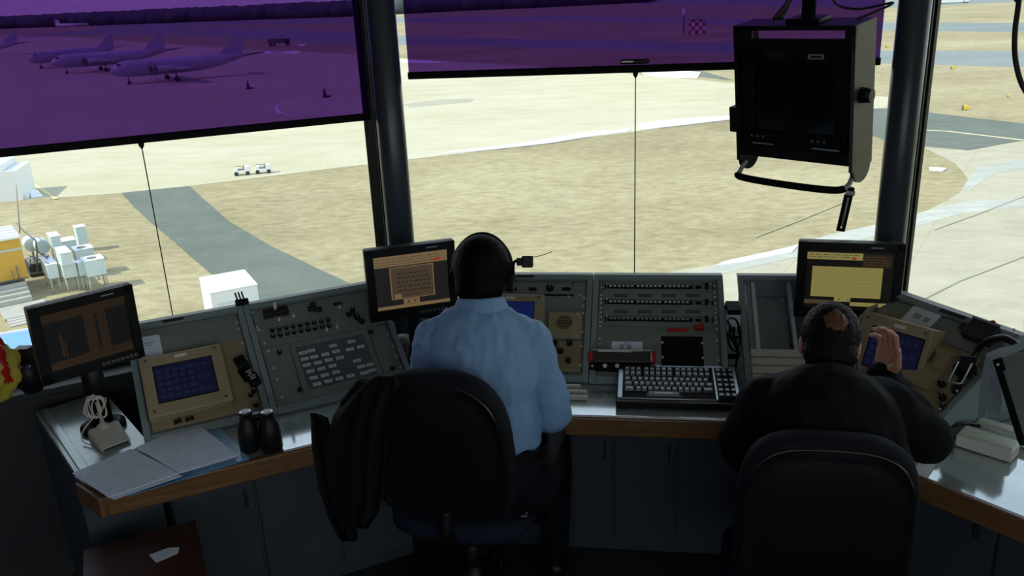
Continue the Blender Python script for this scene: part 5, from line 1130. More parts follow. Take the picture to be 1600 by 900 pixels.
# top face runs back under the worktop; its near-left corner is out of view to the bottom
t = thing('wooden_drawer_box', 'low dark brown wooden drawer box on the floor in the bottom left corner', 'drawer box', f.P(Lb / 2, -.1, 0))
f2 = f
b = B(); f2.box(b, 0, Lb, -.36, .0, .02, ZB - .02, 'darkwood', .004); obj('carcass', b, t)
b = B(); f2.box(b, -.012, Lb + .012, -.38, .01, ZB - .02, ZB, 'darkwood', .004); obj('top_board', b, t)
for k in range(2): b = B(); f2.box(b, .02, Lb - .02, -.372, -.358, .06 + k * .24, .28 + k * .24, 'darkwood', .003); d = obj('drawer', b, t); b = B(); b.cyl(f2.P(Lb / 2, -.372, .17 + k * .24), f2.P(Lb / 2, -.39, .17 + k * .24), .012, m='alu'); obj('drawer_knob', b, d)
pp = [WZ(x, y, ZB + .002) for x, y in ((233, 867), (262, 856), (280, 855), (278, 864), (244, 879))]; b = B(); b.prism([(q.x, q.y, ZB + .001) for q in pp], (0, 0, .001), 'paper'); solo('white_tag', b, 'small white card lying on the dark wooden drawer box', 'card')

# ---- yellow bag on the left ledge
b = B(); c = WPL(8, 600, YL * (VL - .03), YL); r = random.Random(2)
bmesh.ops.create_icosphere(b.bm, subdivisions=4, radius=1)
for v in b.bm.verts:
    d = v.co.copy(); nz = noise.fractal(d * 2.2, 1, 2, 3); k = 1 + .22 * nz
    v.co = V((d.x * .115 * k, d.y * .055 * k, (abs(d.z) ** .9 * (1 if d.z > 0 else -1)) * .125 * k))
bm_ = b.bm; iy, ir = b.mi(mat('yellow_bag', (.55, .48, .06), .35)), b.mi(mat('bag_red', (.55, .02, .01), .35))
for f_ in bm_.faces:
    c_ = f_.calc_center_median(); f_.smooth = True
    if c_.x > .060 and c_.x < .082 and c_.z > -.05: f_.material_index = ir
bm_.transform(Matrix.Translation((c.x - .028, c.y - .05, SILL + .118)) @ Matrix.Rotation(R(24), 4, 'Z')); solo('snack_bag', b, 'crumpled yellow bag with a red band on the window ledge at the left edge', 'bag')
# ---- ledge board the bag rests on

# ================================================================= CHAIRS
def sup(th, n=3.2): c, s = math.cos(th), math.sin(th); return math.copysign(abs(c) ** (2 / n), c), math.copysign(abs(s) ** (2 / n), s)
def padded(b, c, Rm, hw, hh, prof, mats, n=3.2, curve=0.0, seg=48, taper=0.0):
    """superellipse cushion: prof = [(scale, depth)], depth along local y; outline in local x/z"""
    rings = []
    for sc_, dp in prof:
        ring = []
        for j in range(seg):
            x, z = sup(2 * math.pi * j / seg, n); x *= sc_; z *= sc_
            wx = hw * (1 - taper * (z + 1) / 2 * -1 if False else 1 + taper * z)
            p = V((x * wx, dp - curve * (x * x) , z * hh)); ring.append(b.bm.verts.new(c + Rm @ p))
        rings.append(ring)
    for i, (a, d) in enumerate(zip(rings, rings[1:])):
        k = b.mi(mats[min(i, len(mats) - 1)])
        for j in range(seg): f = b.bm.faces.new((a[j], a[(j + 1) % seg], d[(j + 1) % seg], d[j])); f.smooth = True; f.material_index = k
    f = b.bm.faces.new(rings[0][::-1]); f.material_index = b.mi(mats[0]); f = b.bm.faces.new(rings[-1]); f.material_index = b.mi(mats[-1])
    bmesh.ops.recalc_face_normals(b.bm, faces=b.bm.faces[:])
I3 = Matrix.Identity(3)
def office_chair(label, seat_z=.50, back_c=.86, hh=.265, hw=.235, arms=True, n=3.2):
    t = thing('office_chair', label, 'chair', (0, 0, 0), 0)
    tl = Matrix.Rotation(R(-7), 3, 'X') if False else Matrix.Rotation(R(6), 3, 'X')
    c = V((0, -.235, back_c))
    b = B(); padded(b, c, tl, hw, hh, [(.02, .045), (.6, .05), (.88, .048), (.97, .035), (1.0, .012), (1.0, -.012), (.965, -.030), (.93, -.034)], ['fabric'], n=n, curve=.02, taper=-.06 if arms else -.03); bk = obj('backrest', b, t)
    b = B(); padded(b, c, tl, hw * .925, hh * .925, [(1.0, -.028), (1.0, -.038), (.975, -.041), (.955, -.036), (.85, -.046), (.4, -.052), (.02, -.053)], ['piping', 'piping', 'piping', 'black', 'black', 'black'], n=n, curve=.02, taper=-.06 if arms else -.03); obj('back_shell', b, bk)
    b = B(); b.box((0, -.06 + .02, seat_z - .035), (.01, .01, .01), None, 'fabricblue'); bmesh.ops.delete(b.bm, geom=b.bm.verts[:], context='VERTS')
    Rs = Matrix.Rotation(R(90), 3, 'X')
    padded(b, V((0, .02, seat_z - .045)), Rs, .245, .235, [(.02, .045), (.7, .045), (.93, .038), (1.0, .018), (1.0, -.018), (.95, -.032), (.02, -.035)], ['fabricblue'], n=3.6); obj('seat', b, t)
    b = B(); padded(b, V((0, .02, seat_z - .095)), Rs, .22, .21, [(.02, .012), (1, .012), (.9, -.018), (.02, -.02)], ['black'], n=3.6); obj('seat_pan', b, t)
    b = B(); pts = spline([(0, -.24, back_c - .22), (0, -.25, back_c - .30), (0, -.22, seat_z - .05), (0, -.12, seat_z - .12), (0, 0, seat_z - .12)], 5); b.tube(pts, .022, 10, 'black'); obj('back_support', b, t)
    if arms:
        for s in (-1, 1):
            b = B(); b.tube([(s * .22, 0, seat_z - .10), (s * .285, 0, seat_z - .09), (s * .295, -.01, seat_z + .0), (s * .29, -.02, seat_z + .155)], .018, 10, 'black'); ar = obj('armrest_post', b, t)
            b = B(); b.box((s * .285, .0, seat_z + .175), (.075, .26, .035), None, 'blackmat', .012, 3); b.box((s * .285, .129, seat_z + .180), (.06, .006, .010), None, 'piping', .002); obj('armrest', b, t)
    b = B(); b.cyl((.23, -.245, back_c - .21), (.265, -.245, back_c - .21), .014, m='piping', seg=12); obj('adjustment_knob', b, t)
    b = B(); b.cyl((0, 0, .09), (0, 0, seat_z - .11), .026, m='black'); b.cyl((0, 0, .09), (0, 0, .26), .036, m='black'); obj('gas_lift', b, t)
    for k in range(5):
        a = 2 * math.pi * k / 5 + .3; d = V((math.cos(a), math.sin(a), 0)); b = B(); b.tube([d * .02 + V((0, 0, .12)), d * .15 + V((0, 0, .105)), d * .30 + V((0, 0, .085))], [.030, .024, .018], 8, 'black'); lg = obj('base_arm', b, t)
        b = B(); n_ = V((-d.y, d.x, 0))
        for s in (-.016, .016): b.cyl(d * .30 + n_ * (s - .008) + V((0, 0, .028)), d * .30 + n_ * (s + .008) + V((0, 0, .028)), .028, m='black')
        b.cyl(d * .30 + V((0, 0, .03)), d * .30 + V((0, 0, .085)), .008, m='metal'); obj('caster', b, lg)
    return t
# hull of footprint: left chair behind the man in blue; right chair behind the man in the dark jacket
ch1 = office_chair('black office chair on the left with a dark jacket hung over its back', .56, .85, .265, .235)
pB = WZ(686, 705, .85); yaw1 = R(-14); ch1.location = V((pB.x, pB.y, 0)) - Matrix.Rotation(yaw1, 3, 'Z') @ V((0, -.26, 0)); ch1.rotation_euler = (0, 0, yaw1)
ch2 = office_chair('black office chair on the right under the man in the dark jacket', .44, .757, .275, .235, False, 4.0)
pB = WZ(1286, 818, .757); yaw2 = R(-12); ch2.location = V((pB.x, pB.y, 0)) - Matrix.Rotation(yaw2, 3, 'Z') @ V((0, -.26, 0)); ch2.rotation_euler = (0, 0, yaw2)
print('chairs', ch1.location, ch2.location)

# ================================================================= ORGANIC BODIES
def capsule(bm, p0, p1, r0, r1, flat=None, seg=16):
    """tapered capsule; flat=(axis, factor) squashes the section along a world axis"""
    p0, p1 = V(p0), V(p1); d = p1 - p0; L = d.length
    q = (d.normalized() if L > 1e-6 else V((0, 0, 1))).to_track_quat('Z', 'Y').to_matrix()
    prof = []
    for k in range(5): a = -math.pi / 2 + (math.pi / 2) * k / 4; prof.append((r0 * math.cos(a), r0 * math.sin(a)))
    for k in range(1, 4): u = k / 4; prof.append((r0 + (r1 - r0) * u, L * u))
    for k in range(5): a = (math.pi / 2) * k / 4; prof.append((r1 * math.cos(a), L + r1 * math.sin(a)))
    rings = []
    for r, h in prof:
        r = max(r, 1e-4); ring = []
        for j in range(seg):
            a = 2 * math.pi * j / seg; o_ = q @ V((r * math.cos(a), r * math.sin(a), 0))
            if flat: ax, fc = flat; ax = V(ax).normalized(); o_ = o_ - ax * o_.dot(ax) * (1 - fc)
            ring.append(bm.verts.new(p0 + q @ V((0, 0, h)) + o_))
        rings.append(ring)
    for a, b in zip(rings, rings[1:]):
        for j in range(seg): bm.faces.new((a[j], a[(j + 1) % seg], b[(j + 1) % seg], b[j]))
    bm.faces.new(rings[0][::-1]); bm.faces.new(rings[-1])
def ell(bm, c, rad, Rm=None):
    mt = Matrix.Translation(c) @ (Rm.to_4x4() if Rm else Matrix.Identity(4)) @ Matrix.Diagonal((*rad, 1)); bmesh.ops.create_uvsphere(bm, u_segments=20, v_segments=14, radius=1, matrix=mt)
def remeshed(bm, build, voxel, smooth):
    """grow one continuous skin over the overlapping volumes and append it to bm"""
    t_ = bmesh.new(); build(t_); me = bpy.data.meshes.new('raw'); t_.to_mesh(me); t_.free()
    o = bpy.data.objects.new('raw', me); COL.objects.link(o)
    rm = o.modifiers.new('r', 'REMESH'); rm.mode = 'VOXEL'; rm.voxel_size = voxel; rm.use_smooth_shade = True
    if smooth: sm = o.modifiers.new('s', 'SMOOTH'); sm.factor = .6; sm.iterations = smooth
    dg = bpy.context.evaluated_depsgraph_get(); dg.update(); m2 = bpy.data.meshes.new_from_object(o.evaluated_get(dg))
    bpy.data.objects.remove(o); bpy.data.meshes.remove(me);
    bm.from_mesh(m2); bpy.data.meshes.remove(m2)
def organic(name, build, m, parent, voxel=.006, smooth=5, wrinkle=0, wscale=.08, fine=None, cut=None, stretch=(1, 1, 1), zcut=None):
    b = B(); bm = b.bm; remeshed(bm, build, voxel, smooth)
    if fine: remeshed(bm, fine, .0028, 2)
    bm.normal_update()
    if zcut is not None: bmesh.ops.bisect_plane(bm, geom=bm.verts[:] + bm.edges[:] + bm.faces[:], plane_co=(0, 0, zcut), plane_no=(0, 0, 1), clear_inner=True)
    if cut:
        dl = [v for v in bm.verts if cut(v.co)]; bmesh.ops.delete(bm, geom=dl, context='VERTS')
    if wrinkle:
        for v in bm.verts:
            p = V((v.co.x * stretch[0], v.co.y * stretch[1], v.co.z * stretch[2])) / wscale
            n1 = noise.noise(p); n2 = noise.noise(p * 2.3 + V((7, 1, 3)))
            n1 = (1 - abs(n1) * 2.2) * .6 + n2 * .5
            v.co += v.normal * (wrinkle * n1)
    for f in bm.faces: f.smooth = True
    b.mi(m); return obj(name, b, parent)
def hand(bm, wrist, fwd, palm_n, side, curl=(.5, .6, .4), sz=1.0, thumb=(.6, .3), spread=.08):
    """wrist point, fwd = towards the knuckles, palm_n = out of the palm, side = towards the thumb; fingers curl towards palm_n"""
    fwd = V(fwd).normalized(); side = (V(side) - fwd * V(side).dot(fwd)).normalized(); pn = (V(palm_n) - fwd * V(palm_n).dot(fwd)); pn = (pn - side * pn.dot(side)).normalized()
    w0 = V(wrist); s = sz
    for k in range(4):
        o_ = (1.5 - k) * .019 * s
        capsule(bm, w0 + side * o_ * .55 + fwd * .005, w0 + fwd * .082 * s + side * o_, .019 * s, .0135 * s, None)
    capsule(bm, w0 - fwd * .02, w0 + fwd * .03 * s, .024 * s, .026 * s, (pn, .72))
    ln = [(.040, .024, .020), (.045, .029, .022), (.042, .026, .021), (.032, .019, .018)]
    for k in range(4):
        o_ = (1.5 - k) * .019 * s; p = w0 + fwd * (.086 - (.006 if k == 3 else 0)) * s + side * o_; ang = 0; dirb = (fwd + side * (1.5 - k) * spread).normalized()
        for j in range(3):
            ang += curl[j] * (1 + .06 * k); d = dirb * math.cos(ang) + pn * math.sin(ang); q = p + d * ln[k][j] * s
            capsule(bm, p, q, (.0092 - .0009 * j) * s, (.0085 - .001 * j) * s, None, 12); p = q
    tb = w0 + fwd * .018 * s + side * .022 * s; d1 = (fwd * .6 + side * .75 + pn * thumb[1]).normalized(); t1 = tb + d1 * .042 * s
    d2 = (fwd * .9 + side * (.45 - thumb[0] * .5) + pn * (thumb[1] + thumb[0] * .5)).normalized(); t2 = t1 + d2 * .032 * s; t3 = t2 + (d2 + pn * .25).normalized() * .024 * s
    capsule(bm, w0 + side * .01 * s, t1, .021 * s, .0135 * s); capsule(bm, t1, t2, .0115 * s, .010 * s); capsule(bm, t2, t3, .010 * s, .008 * s)
def head(bm, c, Rm, s=1.0):
    """c = head centre; Rm: x right, y forward, z up"""
    P = lambda x, y, z: c + Rm @ V((x * s, y * s, z * s))
    ell(bm, P(0, -.012, .030), (.076 * s, .096 * s, .088 * s), Rm); ell(bm, P(0, .030, -.020), (.062 * s, .062 * s, .085 * s), Rm)
    ell(bm, P(0, .048, -.080), (.036 * s, .034 * s, .026 * s), Rm); ell(bm, P(0, -.01, -.05), (.055 * s, .07 * s, .05 * s), Rm)
    ell(bm, P(0, .082, .020), (.050 * s, .014 * s, .014 * s), Rm)                                      # brow
    capsule(bm, P(0, .088, .012), P(0, .112, -.028), .008 * s, .014 * s)                              # nose
    for q in (-1, 1):
        ell(bm, P(q * .010, .100, -.032), (.009 * s, .010 * s, .008 * s), Rm); ell(bm, P(q * .042, .066, -.022), (.022 * s, .018 * s, .020 * s), Rm)
        ell(bm, P(q * .030, .078, .004), (.013 * s, .011 * s, .010 * s), Rm)                          # eyes / lids
        ell(bm, P(q * .080, -.004, -.012), (.008 * s, .019 * s, .032 * s), Rm @ Matrix.Rotation(R(-12), 3, 'X')); ell(bm, P(q * .084, -.012, -.006), (.007 * s, .014 * s, .024 * s), Rm)
    ell(bm, P(0, .090, -.052), (.024 * s, .010 * s, .006 * s), Rm); ell(bm, P(0, .088, -.064), (.020 * s, .010 * s, .007 * s), Rm)   # lips
    return P
def neck(bm, J, hr, s=1): capsule(bm, J['neck'], J['head'] + hr @ V((0, -.015, -.06)), .060 * s, .056 * s)
def torso(bm, J, inf=0, fwd=(0, 1, 0), s=1.0, low=True):
    f = V(fwd); ch, pe, nk = J['chest'], J['pelvis'], J['neck']; sh = (J['shR'] - J['shL']).normalized()
    m_ = Matrix((sh, (nk - pe).normalized().cross(sh).normalized(), (nk - pe).normalized())).transposed(); md = ch.lerp(pe, .5)
    ell(bm, ch, ((.175 + inf) * s, (.115 + inf) * s, (.185 + inf) * s), m_); ell(bm, md, ((.150 + inf) * s, (.108 + inf) * s, (.16 + inf) * s), m_)
    ell(bm, pe, ((.168 + inf) * s, (.125 + inf) * s, (.13 + inf) * s), m_)
    for q in ('shL', 'shR'):
        capsule(bm, nk + V((0, 0, -.02)), J[q] + V((0, 0, .012)), .050 * s + inf * .7, .050 * s + inf); capsule(bm, ch.lerp(nk, .3), J[q] + V((0, 0, -.02)), .085 * s + inf, .058 * s + inf)
        capsule(bm, md + (J[q] - ch) * .4, J[q] + V((0, 0, -.05)), .095 * s + inf, .055 * s + inf)
def arm(bm, J, k, inf=0, s=1.0, fore=True):
    sh, el_, wr = J['sh' + k], J['el' + k], J['wr' + k]
    capsule(bm, sh, sh.lerp(el_, .5), .055 * s + inf, .049 * s + inf); capsule(bm, sh.lerp(el_, .5), el_, .049 * s + inf, .041 * s + inf)
    if fore: capsule(bm, el_, el_.lerp(wr, .35), .042 * s + inf, .043 * s + inf); capsule(bm, el_.lerp(wr, .35), wr, .043 * s + inf, .027 * s + inf)
def legs(bm, J, inf=0, s=1.0):
    for k in 'LR':
        hp, kn, an = J['hip' + k], J['kn' + k], J['an' + k]
        capsule(bm, hp, kn, .085 * s + inf, .058 * s + inf); capsule(bm, kn, kn.lerp(an, .35), .056 * s + inf, .056 * s + inf); capsule(bm, kn.lerp(an, .35), an, .056 * s + inf, .036 * s + inf)
def feet(bm, J, fwd, inf=0, which='LR'):
    for k in which: a = J['an' + k]; capsule(bm, V((a.x, a.y, .045 + inf * .2)) - fwd * .03, V((a.x, a.y, .038)) + fwd * .15, .038 + inf, .034 + inf); capsule(bm, a, V((a.x, a.y, .05)), .034 + inf, .038 + inf)
def basis(fwd, up=(0, 0, 1), tilt=0, lean=0):
    f = V(fwd).normalized(); u = V(up); r = f.cross(u).normalized(); u = r.cross(f); m_ = Matrix((r, f, u)).transposed(); return m_ @ Matrix.Rotation(-tilt, 3, 'X') @ Matrix.Rotation(lean, 3, 'Y')

# ---------------- man in the blue shirt
S1 = 2.73
J = dict(head=WD(753, 433, 2.73), neck=WD(752, 482, 2.70), chest=WD(757, 568, 2.71), pelvis=V((-.065, 2.43, .70)), shL=WD(682, 532, 2.72), shR=WD(828, 536, 2.72), elL=WD(662, 665, 2.72), elR=WD(862, 640, 2.74))
fw1 = V((.10, 1, 0)).normalized(); rt1 = V((fw1.y, -fw1.x, 0))
J['wrR'] = J['elR'] + fw1 * .20 - rt1 * .14 + V((0, 0, .045)); J['wrR'].z = max(J['wrR'].z, DZ + .045)
J['wrL'] = J['elL'] + fw1 * .22 + rt1 * .08 + V((0, 0, .04)); J['wrL'].z = max(J['wrL'].z, DZ + .045)
for k, s_ in (('L', -1), ('R', 1)):
    J['hip' + k] = J['pelvis'] + rt1 * .09 * s_ + V((0, 0, -.06)); J['kn' + k] = J['hip' + k] + fw1 * .40 + rt1 * .06 * s_ + V((0, 0, -.02)); J['an' + k] = V((J['kn' + k].x, J['kn' + k].y, .09)) + fw1 * -.02
print('P1', {k: tuple(round(x, 2) for x in v) for k, v in J.items()})
J1 = J; hr1 = basis((.12, 1, -.06), tilt=R(8), lean=R(3))
root = thing('person', 'seated person with short black hair in a light blue shirt, seen from behind', 'person', (J['pelvis'].x, J['pelvis'].y, 0))
def bld(bm):
    head(bm, J['head'], hr1, .98); neck(bm, J, hr1); torso(bm, J, 0, fw1, .98); 
    for k in 'LR': arm(bm, J, k)
    legs(bm, J); feet(bm, J, fw1)
def hands1(bm): hand(bm, J['wrR'], (fw1 - rt1 * .5), (0, 0, -1), -rt1, (.3, .35, .3), .96); hand(bm, J['wrL'], (fw1 + rt1 * .3), (0, 0, -1), rt1, (.3, .35, .3), .96)
organic('body', bld, 'skin1', root, .0065, 4, fine=hands1)
def hair1(bm):
    c, Rm = J['head'], hr1; P = lambda x, y, z: c + Rm @ V((x, y, z))
    ell(bm, P(0, -.014, .036), (.092, .110, .102), Rm); ell(bm, P(0, -.050, -.018), (.078, .068, .075), Rm); ell(bm, P(0, -.045, -.062), (.062, .050, .042), Rm)
def cuth1(p):
    q = hr1.transposed() @ (p - J1['head']); return q.y > .055 + max(0, (q.z - .05)) * .6 or (q.y > .01 and q.z < .0) or q.z < -.098
organic('hair', hair1, 'hair', root, .005, 3, .0022, .010, cut=cuth1)
def sleeve1(bm, k):
    arm(bm, J1, k, .016); sh, el_, wr = J1['sh' + k], J1['el' + k], J1['wr' + k]
    capsule(bm, sh + (sh - J1['chest']) * .02, sh.lerp(el_, .4), .070, .067); capsule(bm, sh.lerp(el_, .3), el_ + V((0, 0, .03)), .067, .060); capsule(bm, el_ + V((0, 0, -.01)), el_.lerp(wr, .4), .062, .056)
def shirt(bm):
    torso(bm, J, .014, fw1, 1.0)
    for k in 'LR': capsule(bm, J['sh' + k], J['sh' + k].lerp(J['el' + k], .2), .066, .060)
    ell(bm, J['chest'].lerp(J['pelvis'], .72), (.150, .118, .13), basis(fw1))
for k_ in 'LR': organic('sleeve', lambda bm, k_=k_: sleeve1(bm, k_), 'shirt', root, .006, 5, .0075, .07, cut=lambda p: (p - J1['wrR']).length < .05 or (p - J1['wrL']).length < .05)
organic('shirt', shirt, 'shirt', root, .006, 6, .0085, .075, zcut=J1['pelvis'].z + .08, cut=lambda p: (p - J1['wrR']).length < .05 or (p - J1['wrL']).length < .05, stretch=(1.3, 1, .6))
def collar(bm):
    c = J['neck'] + V((0, 0, .018)); n = 26
    for k in range(n):
        a = math.pi * 2 * k / n; p = c + rt1 * math.cos(a) * .068 + fw1 * math.sin(a) * .062; q = c + rt1 * math.cos(a + .25) * .068 + fw1 * math.sin(a + .25) * .062
        if math.sin(a) > .93: continue
        dz = V((0, 0, .010 - .018 * math.sin(a))); capsule(bm, p + dz, q + dz, .010, .010); p2 = p + (p - c) * .18 + V((0, 0, -.018)); capsule(bm, p + dz, p2 + dz * .4, .009, .008)
organic('collar', collar, 'shirt', root, .005, 4)
def trou(bm): ell(bm, J['pelvis'] + V((0, 0, .0)), (.180, .142, .135), basis(fw1)); legs(bm, J, .014)
organic('trousers', trou, 'trousers', root, .008, 4, .004, .08)
b = B(); c = J['pelvis'] + V((0, 0, .085)); n = 40
for w_ in (0,):
    rings = []
    pts = [c + rt1 * math.cos(a) * .158 + fw1 * math.sin(a) * .118 for a in [2 * math.pi * k / n for k in range(n + 1)]]
    k_ = b.mi('black'); 
    for p, q in zip(pts, pts[1:]): b.box((p + q) / 2, ((q - p).length + .004, .006, .034), Fr(c, (q - p), V((0, 0, 1)).cross((q - p)), (0, 0, 1)).R, 'black')
obj('belt', b, root)
def shoes(bm): feet(bm, J, fw1, .009)
for s_ in 'LR': organic('shoe', lambda bm, s_=s_: feet(bm, J1, fw1, .009, s_), 'black', root, .006, 3)
# headset with square boom block worn by the man in blue
t = thing('headset', 'black headset with a square block on its boom, worn above the blue shirt', 'headset', J['head'])
P = lambda x, y, z: J['head'] + hr1 @ V((x, y, z))
b = B(); b.tube(spline([P(-.096, 0, -.0), P(-.089, .0, .07), P(-.05, .0, .122), P(0, 0, .140), P(.05, .0, .122), P(.089, .0, .07), P(.096, 0, 0)], 6), .0055, 8, 'black'); obj('headband', b, t)
for s in (-1, 1): b = B(); b.cyl(P(s * .086, 0, -.012), P(s * .104, 0, -.012), .034, .030, 20, 'blackmat'); obj('ear_cup', b, t)
pe, pb_ = P(.104, 0, -.01), WD(822, 409, 2.66); b = B(); b.tube(spline([pe, WD(803, 410, 2.69), pb_], 5), .005, 8, 'black'); dx = _rt; f = Fr(pb_, _rt, _fw, _up)
f.box(b, -.014, .022, -.021, .021, -.018, .018, 'black', .004); f.box(b, -.030, -.012, -.012, .012, -.012, .012, 'black', .003); obj('boom_block', b, t)
b = B(); b.tube(spline([f.P(.014, 0, .016), f.P(.03, 0, .016), f.P(.055, 0, .022), f.P(.082, 0, .032)], 5), .0012, 6, 'cable'); obj('wire', b, t)

# ---------------- man in the dark jacket
J = dict(head=WD(1296, 537, 2.52), neck=WD(1294, 604, 2.45), chest=WD(1292, 685, 2.43), pelvis=V((.90, 2.19, .58)), shL=WD(1196, 634, 2.48), shR=WD(1383, 642, 2.46), elL=WD(1168, 700, 2.56), elR=WD(1447, 686, 2.50), wrR=WD(1379, 590, 2.66))
fw2 = V((.30, 1, 0)).normalized(); rt2 = V((fw2.y, -fw2.x, 0)); J['wrL'] = J['elL'] + fw2 * .2 + rt2 * .12 + V((0, 0, .05)); J['wrL'].z = max(J['wrL'].z, DZ + .05)
for k, s_ in (('L', -1), ('R', 1)):
    J['hip' + k] = J['pelvis'] + rt2 * .10 * s_ + V((0, 0, -.06)); J['kn' + k] = J['hip' + k] + fw2 * .40 + rt2 * .05 * s_ + V((0, 0, -.01)); J['an' + k] = V((J['kn' + k].x, J['kn' + k].y, .09)) - fw2 * .03
print('P2', {k: tuple(round(x, 2) for x in v) for k, v in J.items()})
J2 = J; hr2 = basis((.30, 1, -.16), tilt=R(6), lean=R(2))
root2 = thing('person', 'seated person with a bald spot in a dark jacket, seen from behind, right hand raised', 'person', (J['pelvis'].x, J['pelvis'].y, 0))
hd = [WD(1399, 553, 2.66), WD(1399, 532, 2.66)]
def bld2(bm):
    head(bm, J['head'], hr2, .97); neck(bm, J, hr2, 1.08); torso(bm, J, 0, fw2, 1.05)
    for k in 'LR': arm(bm, J, k)
    legs(bm, J); feet(bm, J, fw2)
def hands2(bm):
    up = (WD(1388, 550, 2.65) - J['wrR']).normalized(); left = -_rt
    hand(bm, J['wrR'] + up * .006, up, left * .85 - _fw * .45, -_fw * .85 - left * .35, (.42, .62, .40), 1.06, (.25, .30), .03)
    hand(bm, J['wrL'], (fw2 + rt2 * .4), (0, 0, -1), rt2, (.3, .35, .3), .96)
organic('body', bld2, 'skin2', root2, .006, 3, fine=hands2)
def hair2(bm):
    c, Rm = J['head'], hr2; P = lambda x, y, z: c + Rm @ V((x, y, z))
    ell(bm, P(0, -.012, .032), (.083, .101, .093), Rm); ell(bm, P(0, -.052, -.020), (.074, .062, .072), Rm); ell(bm, P(0, -.05, -.06), (.060, .046, .038), Rm)
spot = J2['head'] + hr2 @ V((.004, -.095, .085))
def cuth2(p):
    q = hr2.transposed() @ (p - J2['head']); sp_ = (p - spot).length + noise.noise(p * 60) * .008
    return q.y > .06 + max(0, (q.z - .04)) * .5 or (q.y > -.002 and q.z < -.005) or q.z < -.092
hr_ = organic('hair', hair2, 'hair2', root2, .0042, 2, .0035, .010, cut=cuth2)
hr_.data.materials.append(mat('scalp', (.11, .045, .022), .45))
sl_ = ROOTM[root2.name].inverted() @ spot
for p_ in hr_.data.polygons:
    if (p_.center - sl_).length + noise.noise(p_.center * 55) * .012 < .034: p_.material_index = 1
def jack(bm):
    torso(bm, J, .028, fw2, 1.05)
    for k in 'LR': arm(bm, J, k, .024)
    capsule(bm, J['shR'], J['elR'], .085, .074); capsule(bm, J['elR'], J['elR'].lerp(J['wrR'], .5), .070, .062); capsule(bm, J['elR'].lerp(J['wrR'], .5), J['wrR'].lerp(J['elR'], .08), .058, .044)
    capsule(bm, J['shL'], J['elL'], .085, .080); ell(bm, J['elL'] + V((0, 0, .02)), (.085, .085, .09)); ell(bm, J['chest'] + V((0, 0, -.08)), (.235, .16, .20), basis(fw2)); ell(bm, J['pelvis'] + V((0, 0, .02)), (.22, .17, .12), basis(fw2))
    capsule(bm, J['neck'] + rt2 * -.05 + V((0, 0, .0)), J['neck'] + rt2 * .05 + V((0, 0, .0)), .062, .062)
organic('jacket', jack, 'navy', root2, .007, 5, .008, .10, cut=lambda p: (p - J2['wrR']).length < .042 or (p - J2['wrL']).length < .055 or p.z < J2['pelvis'].z - .08, stretch=(1, 1, .8))
def col2(bm):
    c = J['neck'] + V((0, 0, .022)); n = 26
    for k in range(n):
        a = math.pi * 2 * k / n
        if math.sin(a) > .85: continue
        p = c + rt2 * math.cos(a) * .074 + fw2 * math.sin(a) * .068; q = c + rt2 * math.cos(a + .25) * .074 + fw2 * math.sin(a + .25) * .068; capsule(bm, p, q, .014, .014); capsule(bm, p, p + V((0, 0, .012)) , .013, .010)
organic('collar', col2, 'navy', root2, .006, 4)
organic('trousers', lambda bm: (ell(bm, J2['pelvis'] + V((0, 0, -.02)), (.19, .15, .12), basis(fw2)), legs(bm, J2, .014)), 'trousers', root2, .008, 4, .004, .08)
for s_ in 'LR': organic('shoe', lambda bm, s_=s_: feet(bm, J2, fw2, .009, s_), 'black', root2, .006, 3)
b = B(); P = lambda x, y, z: J['head'] + hr2 @ V((x, y, z))
b.tube(spline([WD(1339, 560, 2.42), WD(1343, 590, 2.40), WD(1352, 606, 2.38), WD(1372, 612, 2.38), WD(1385, 630, 2.37)], 6), .0028, 7, 'cable'); solo('coiled_lead', b, 'thin dark lead running down over the right shoulder of the dark jacket', 'lead')

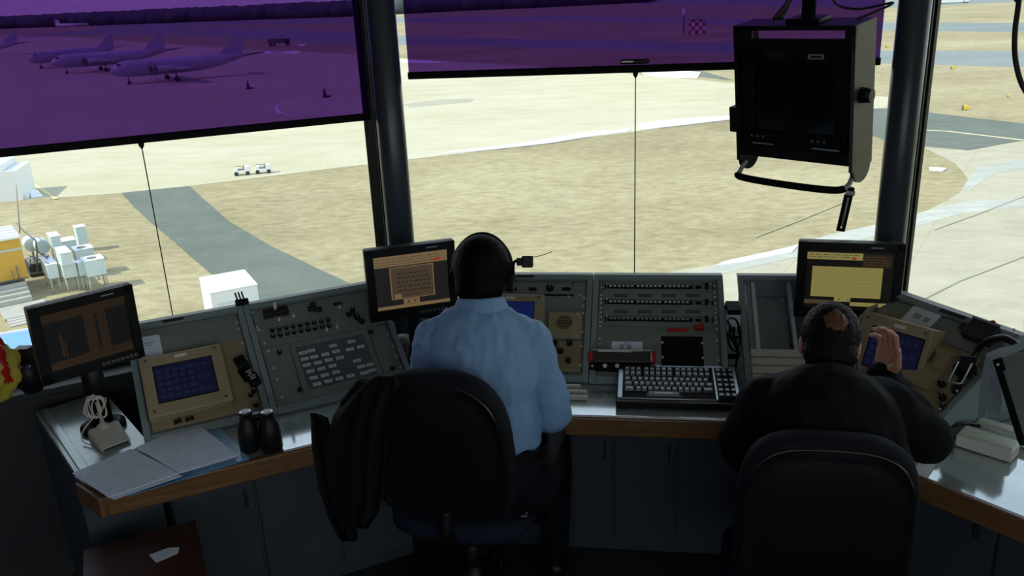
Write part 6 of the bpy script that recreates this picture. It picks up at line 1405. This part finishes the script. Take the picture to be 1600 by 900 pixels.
# ---------------- jacket hung over the left chair
tj = thing('hung_jacket', 'dark jacket draped over the left corner of the left office chair', 'jacket', WZ(560, 700, .5))
D0 = 2.33
def cloth_sheet(name, rows, dL, dR, nx=30, fold=.012, nf=3.5, ph=0, th=.014):
    """a hanging piece of cloth: rows of (y, x left, x right) give its outline, depth runs from dL to dR with vertical folds"""
    R_ = []
    for i in range(len(rows) - 1):
        for k in range(6):
            u = k / 6; R_.append([rows[i][q] + (rows[i + 1][q] - rows[i][q]) * u for q in range(3)])
    R_.append(list(rows[-1])); b = B(); F_, K_ = [], []; n = len(R_)
    for i, (y, xl, xr) in enumerate(R_):
        f1, f2 = [], []
        for j in range(nx + 1):
            u = j / nx; v = i / (n - 1); x = xl + (xr - xl) * u
            d = dL + (dR - dL) * u ** .6 + fold * math.sin(nf * 2 * math.pi * u + ph + 1.4 * v) * min(1, v * 3 + .1) + .02 * noise.noise(V((u * 4, v * 5, ph)))
            e = 1 - (2 * u - 1) ** 4; e *= min(1, (1 - v) * 12 + .12) ; p = WD(x, y, d); q = WD(x, y, d + th + .02 * e); f1.append(b.bm.verts.new(p - _fw * .012 * e)); f2.append(b.bm.verts.new(q))
        F_.append(f1); K_.append(f2)
    bm = b.bm
    for i in range(n - 1):
        for j in range(nx):
            bm.faces.new((F_[i][j], F_[i + 1][j], F_[i + 1][j + 1], F_[i][j + 1])); bm.faces.new((K_[i][j], K_[i][j + 1], K_[i + 1][j + 1], K_[i + 1][j]))
        bm.faces.new((F_[i][0], K_[i][0], K_[i + 1][0], F_[i + 1][0])); bm.faces.new((F_[i][nx], F_[i + 1][nx], K_[i + 1][nx], K_[i][nx]))
    for j in range(nx): bm.faces.new((F_[0][j], F_[0][j + 1], K_[0][j + 1], K_[0][j])); bm.faces.new((F_[-1][j], K_[-1][j], K_[-1][j + 1], F_[-1][j + 1]))
    bmesh.ops.recalc_face_normals(bm, faces=bm.faces[:])
    for f in bm.faces: f.smooth = True
    b.mi('jacket'); return obj(name, b, tj)
cloth_sheet('shell', [(587, 572, 618), (600, 556, 617), (622, 538, 612), (650, 520, 607), (700, 508, 603), (760, 512, 600), (800, 522, 592), (826, 532, 575)], 2.33, 2.225, fold=.010)
cloth_sheet('front_flap', [(645, 484, 492), (652, 485, 512), (700, 487, 530), (760, 497, 540), (810, 513, 552), (838, 527, 560), (846, 535, 555)], 2.40, 2.36, 20, .012, 2.2, 1.0)
def roll(bm): capsule(bm, WD(566, 604, 2.31), WD(612, 600, 2.24), .022, .018); capsule(bm, WD(545, 632, 2.34), WD(566, 604, 2.31), .024, .022)
organic('shoulder_roll', roll, 'jacket', tj, .006, 4, .004, .05)
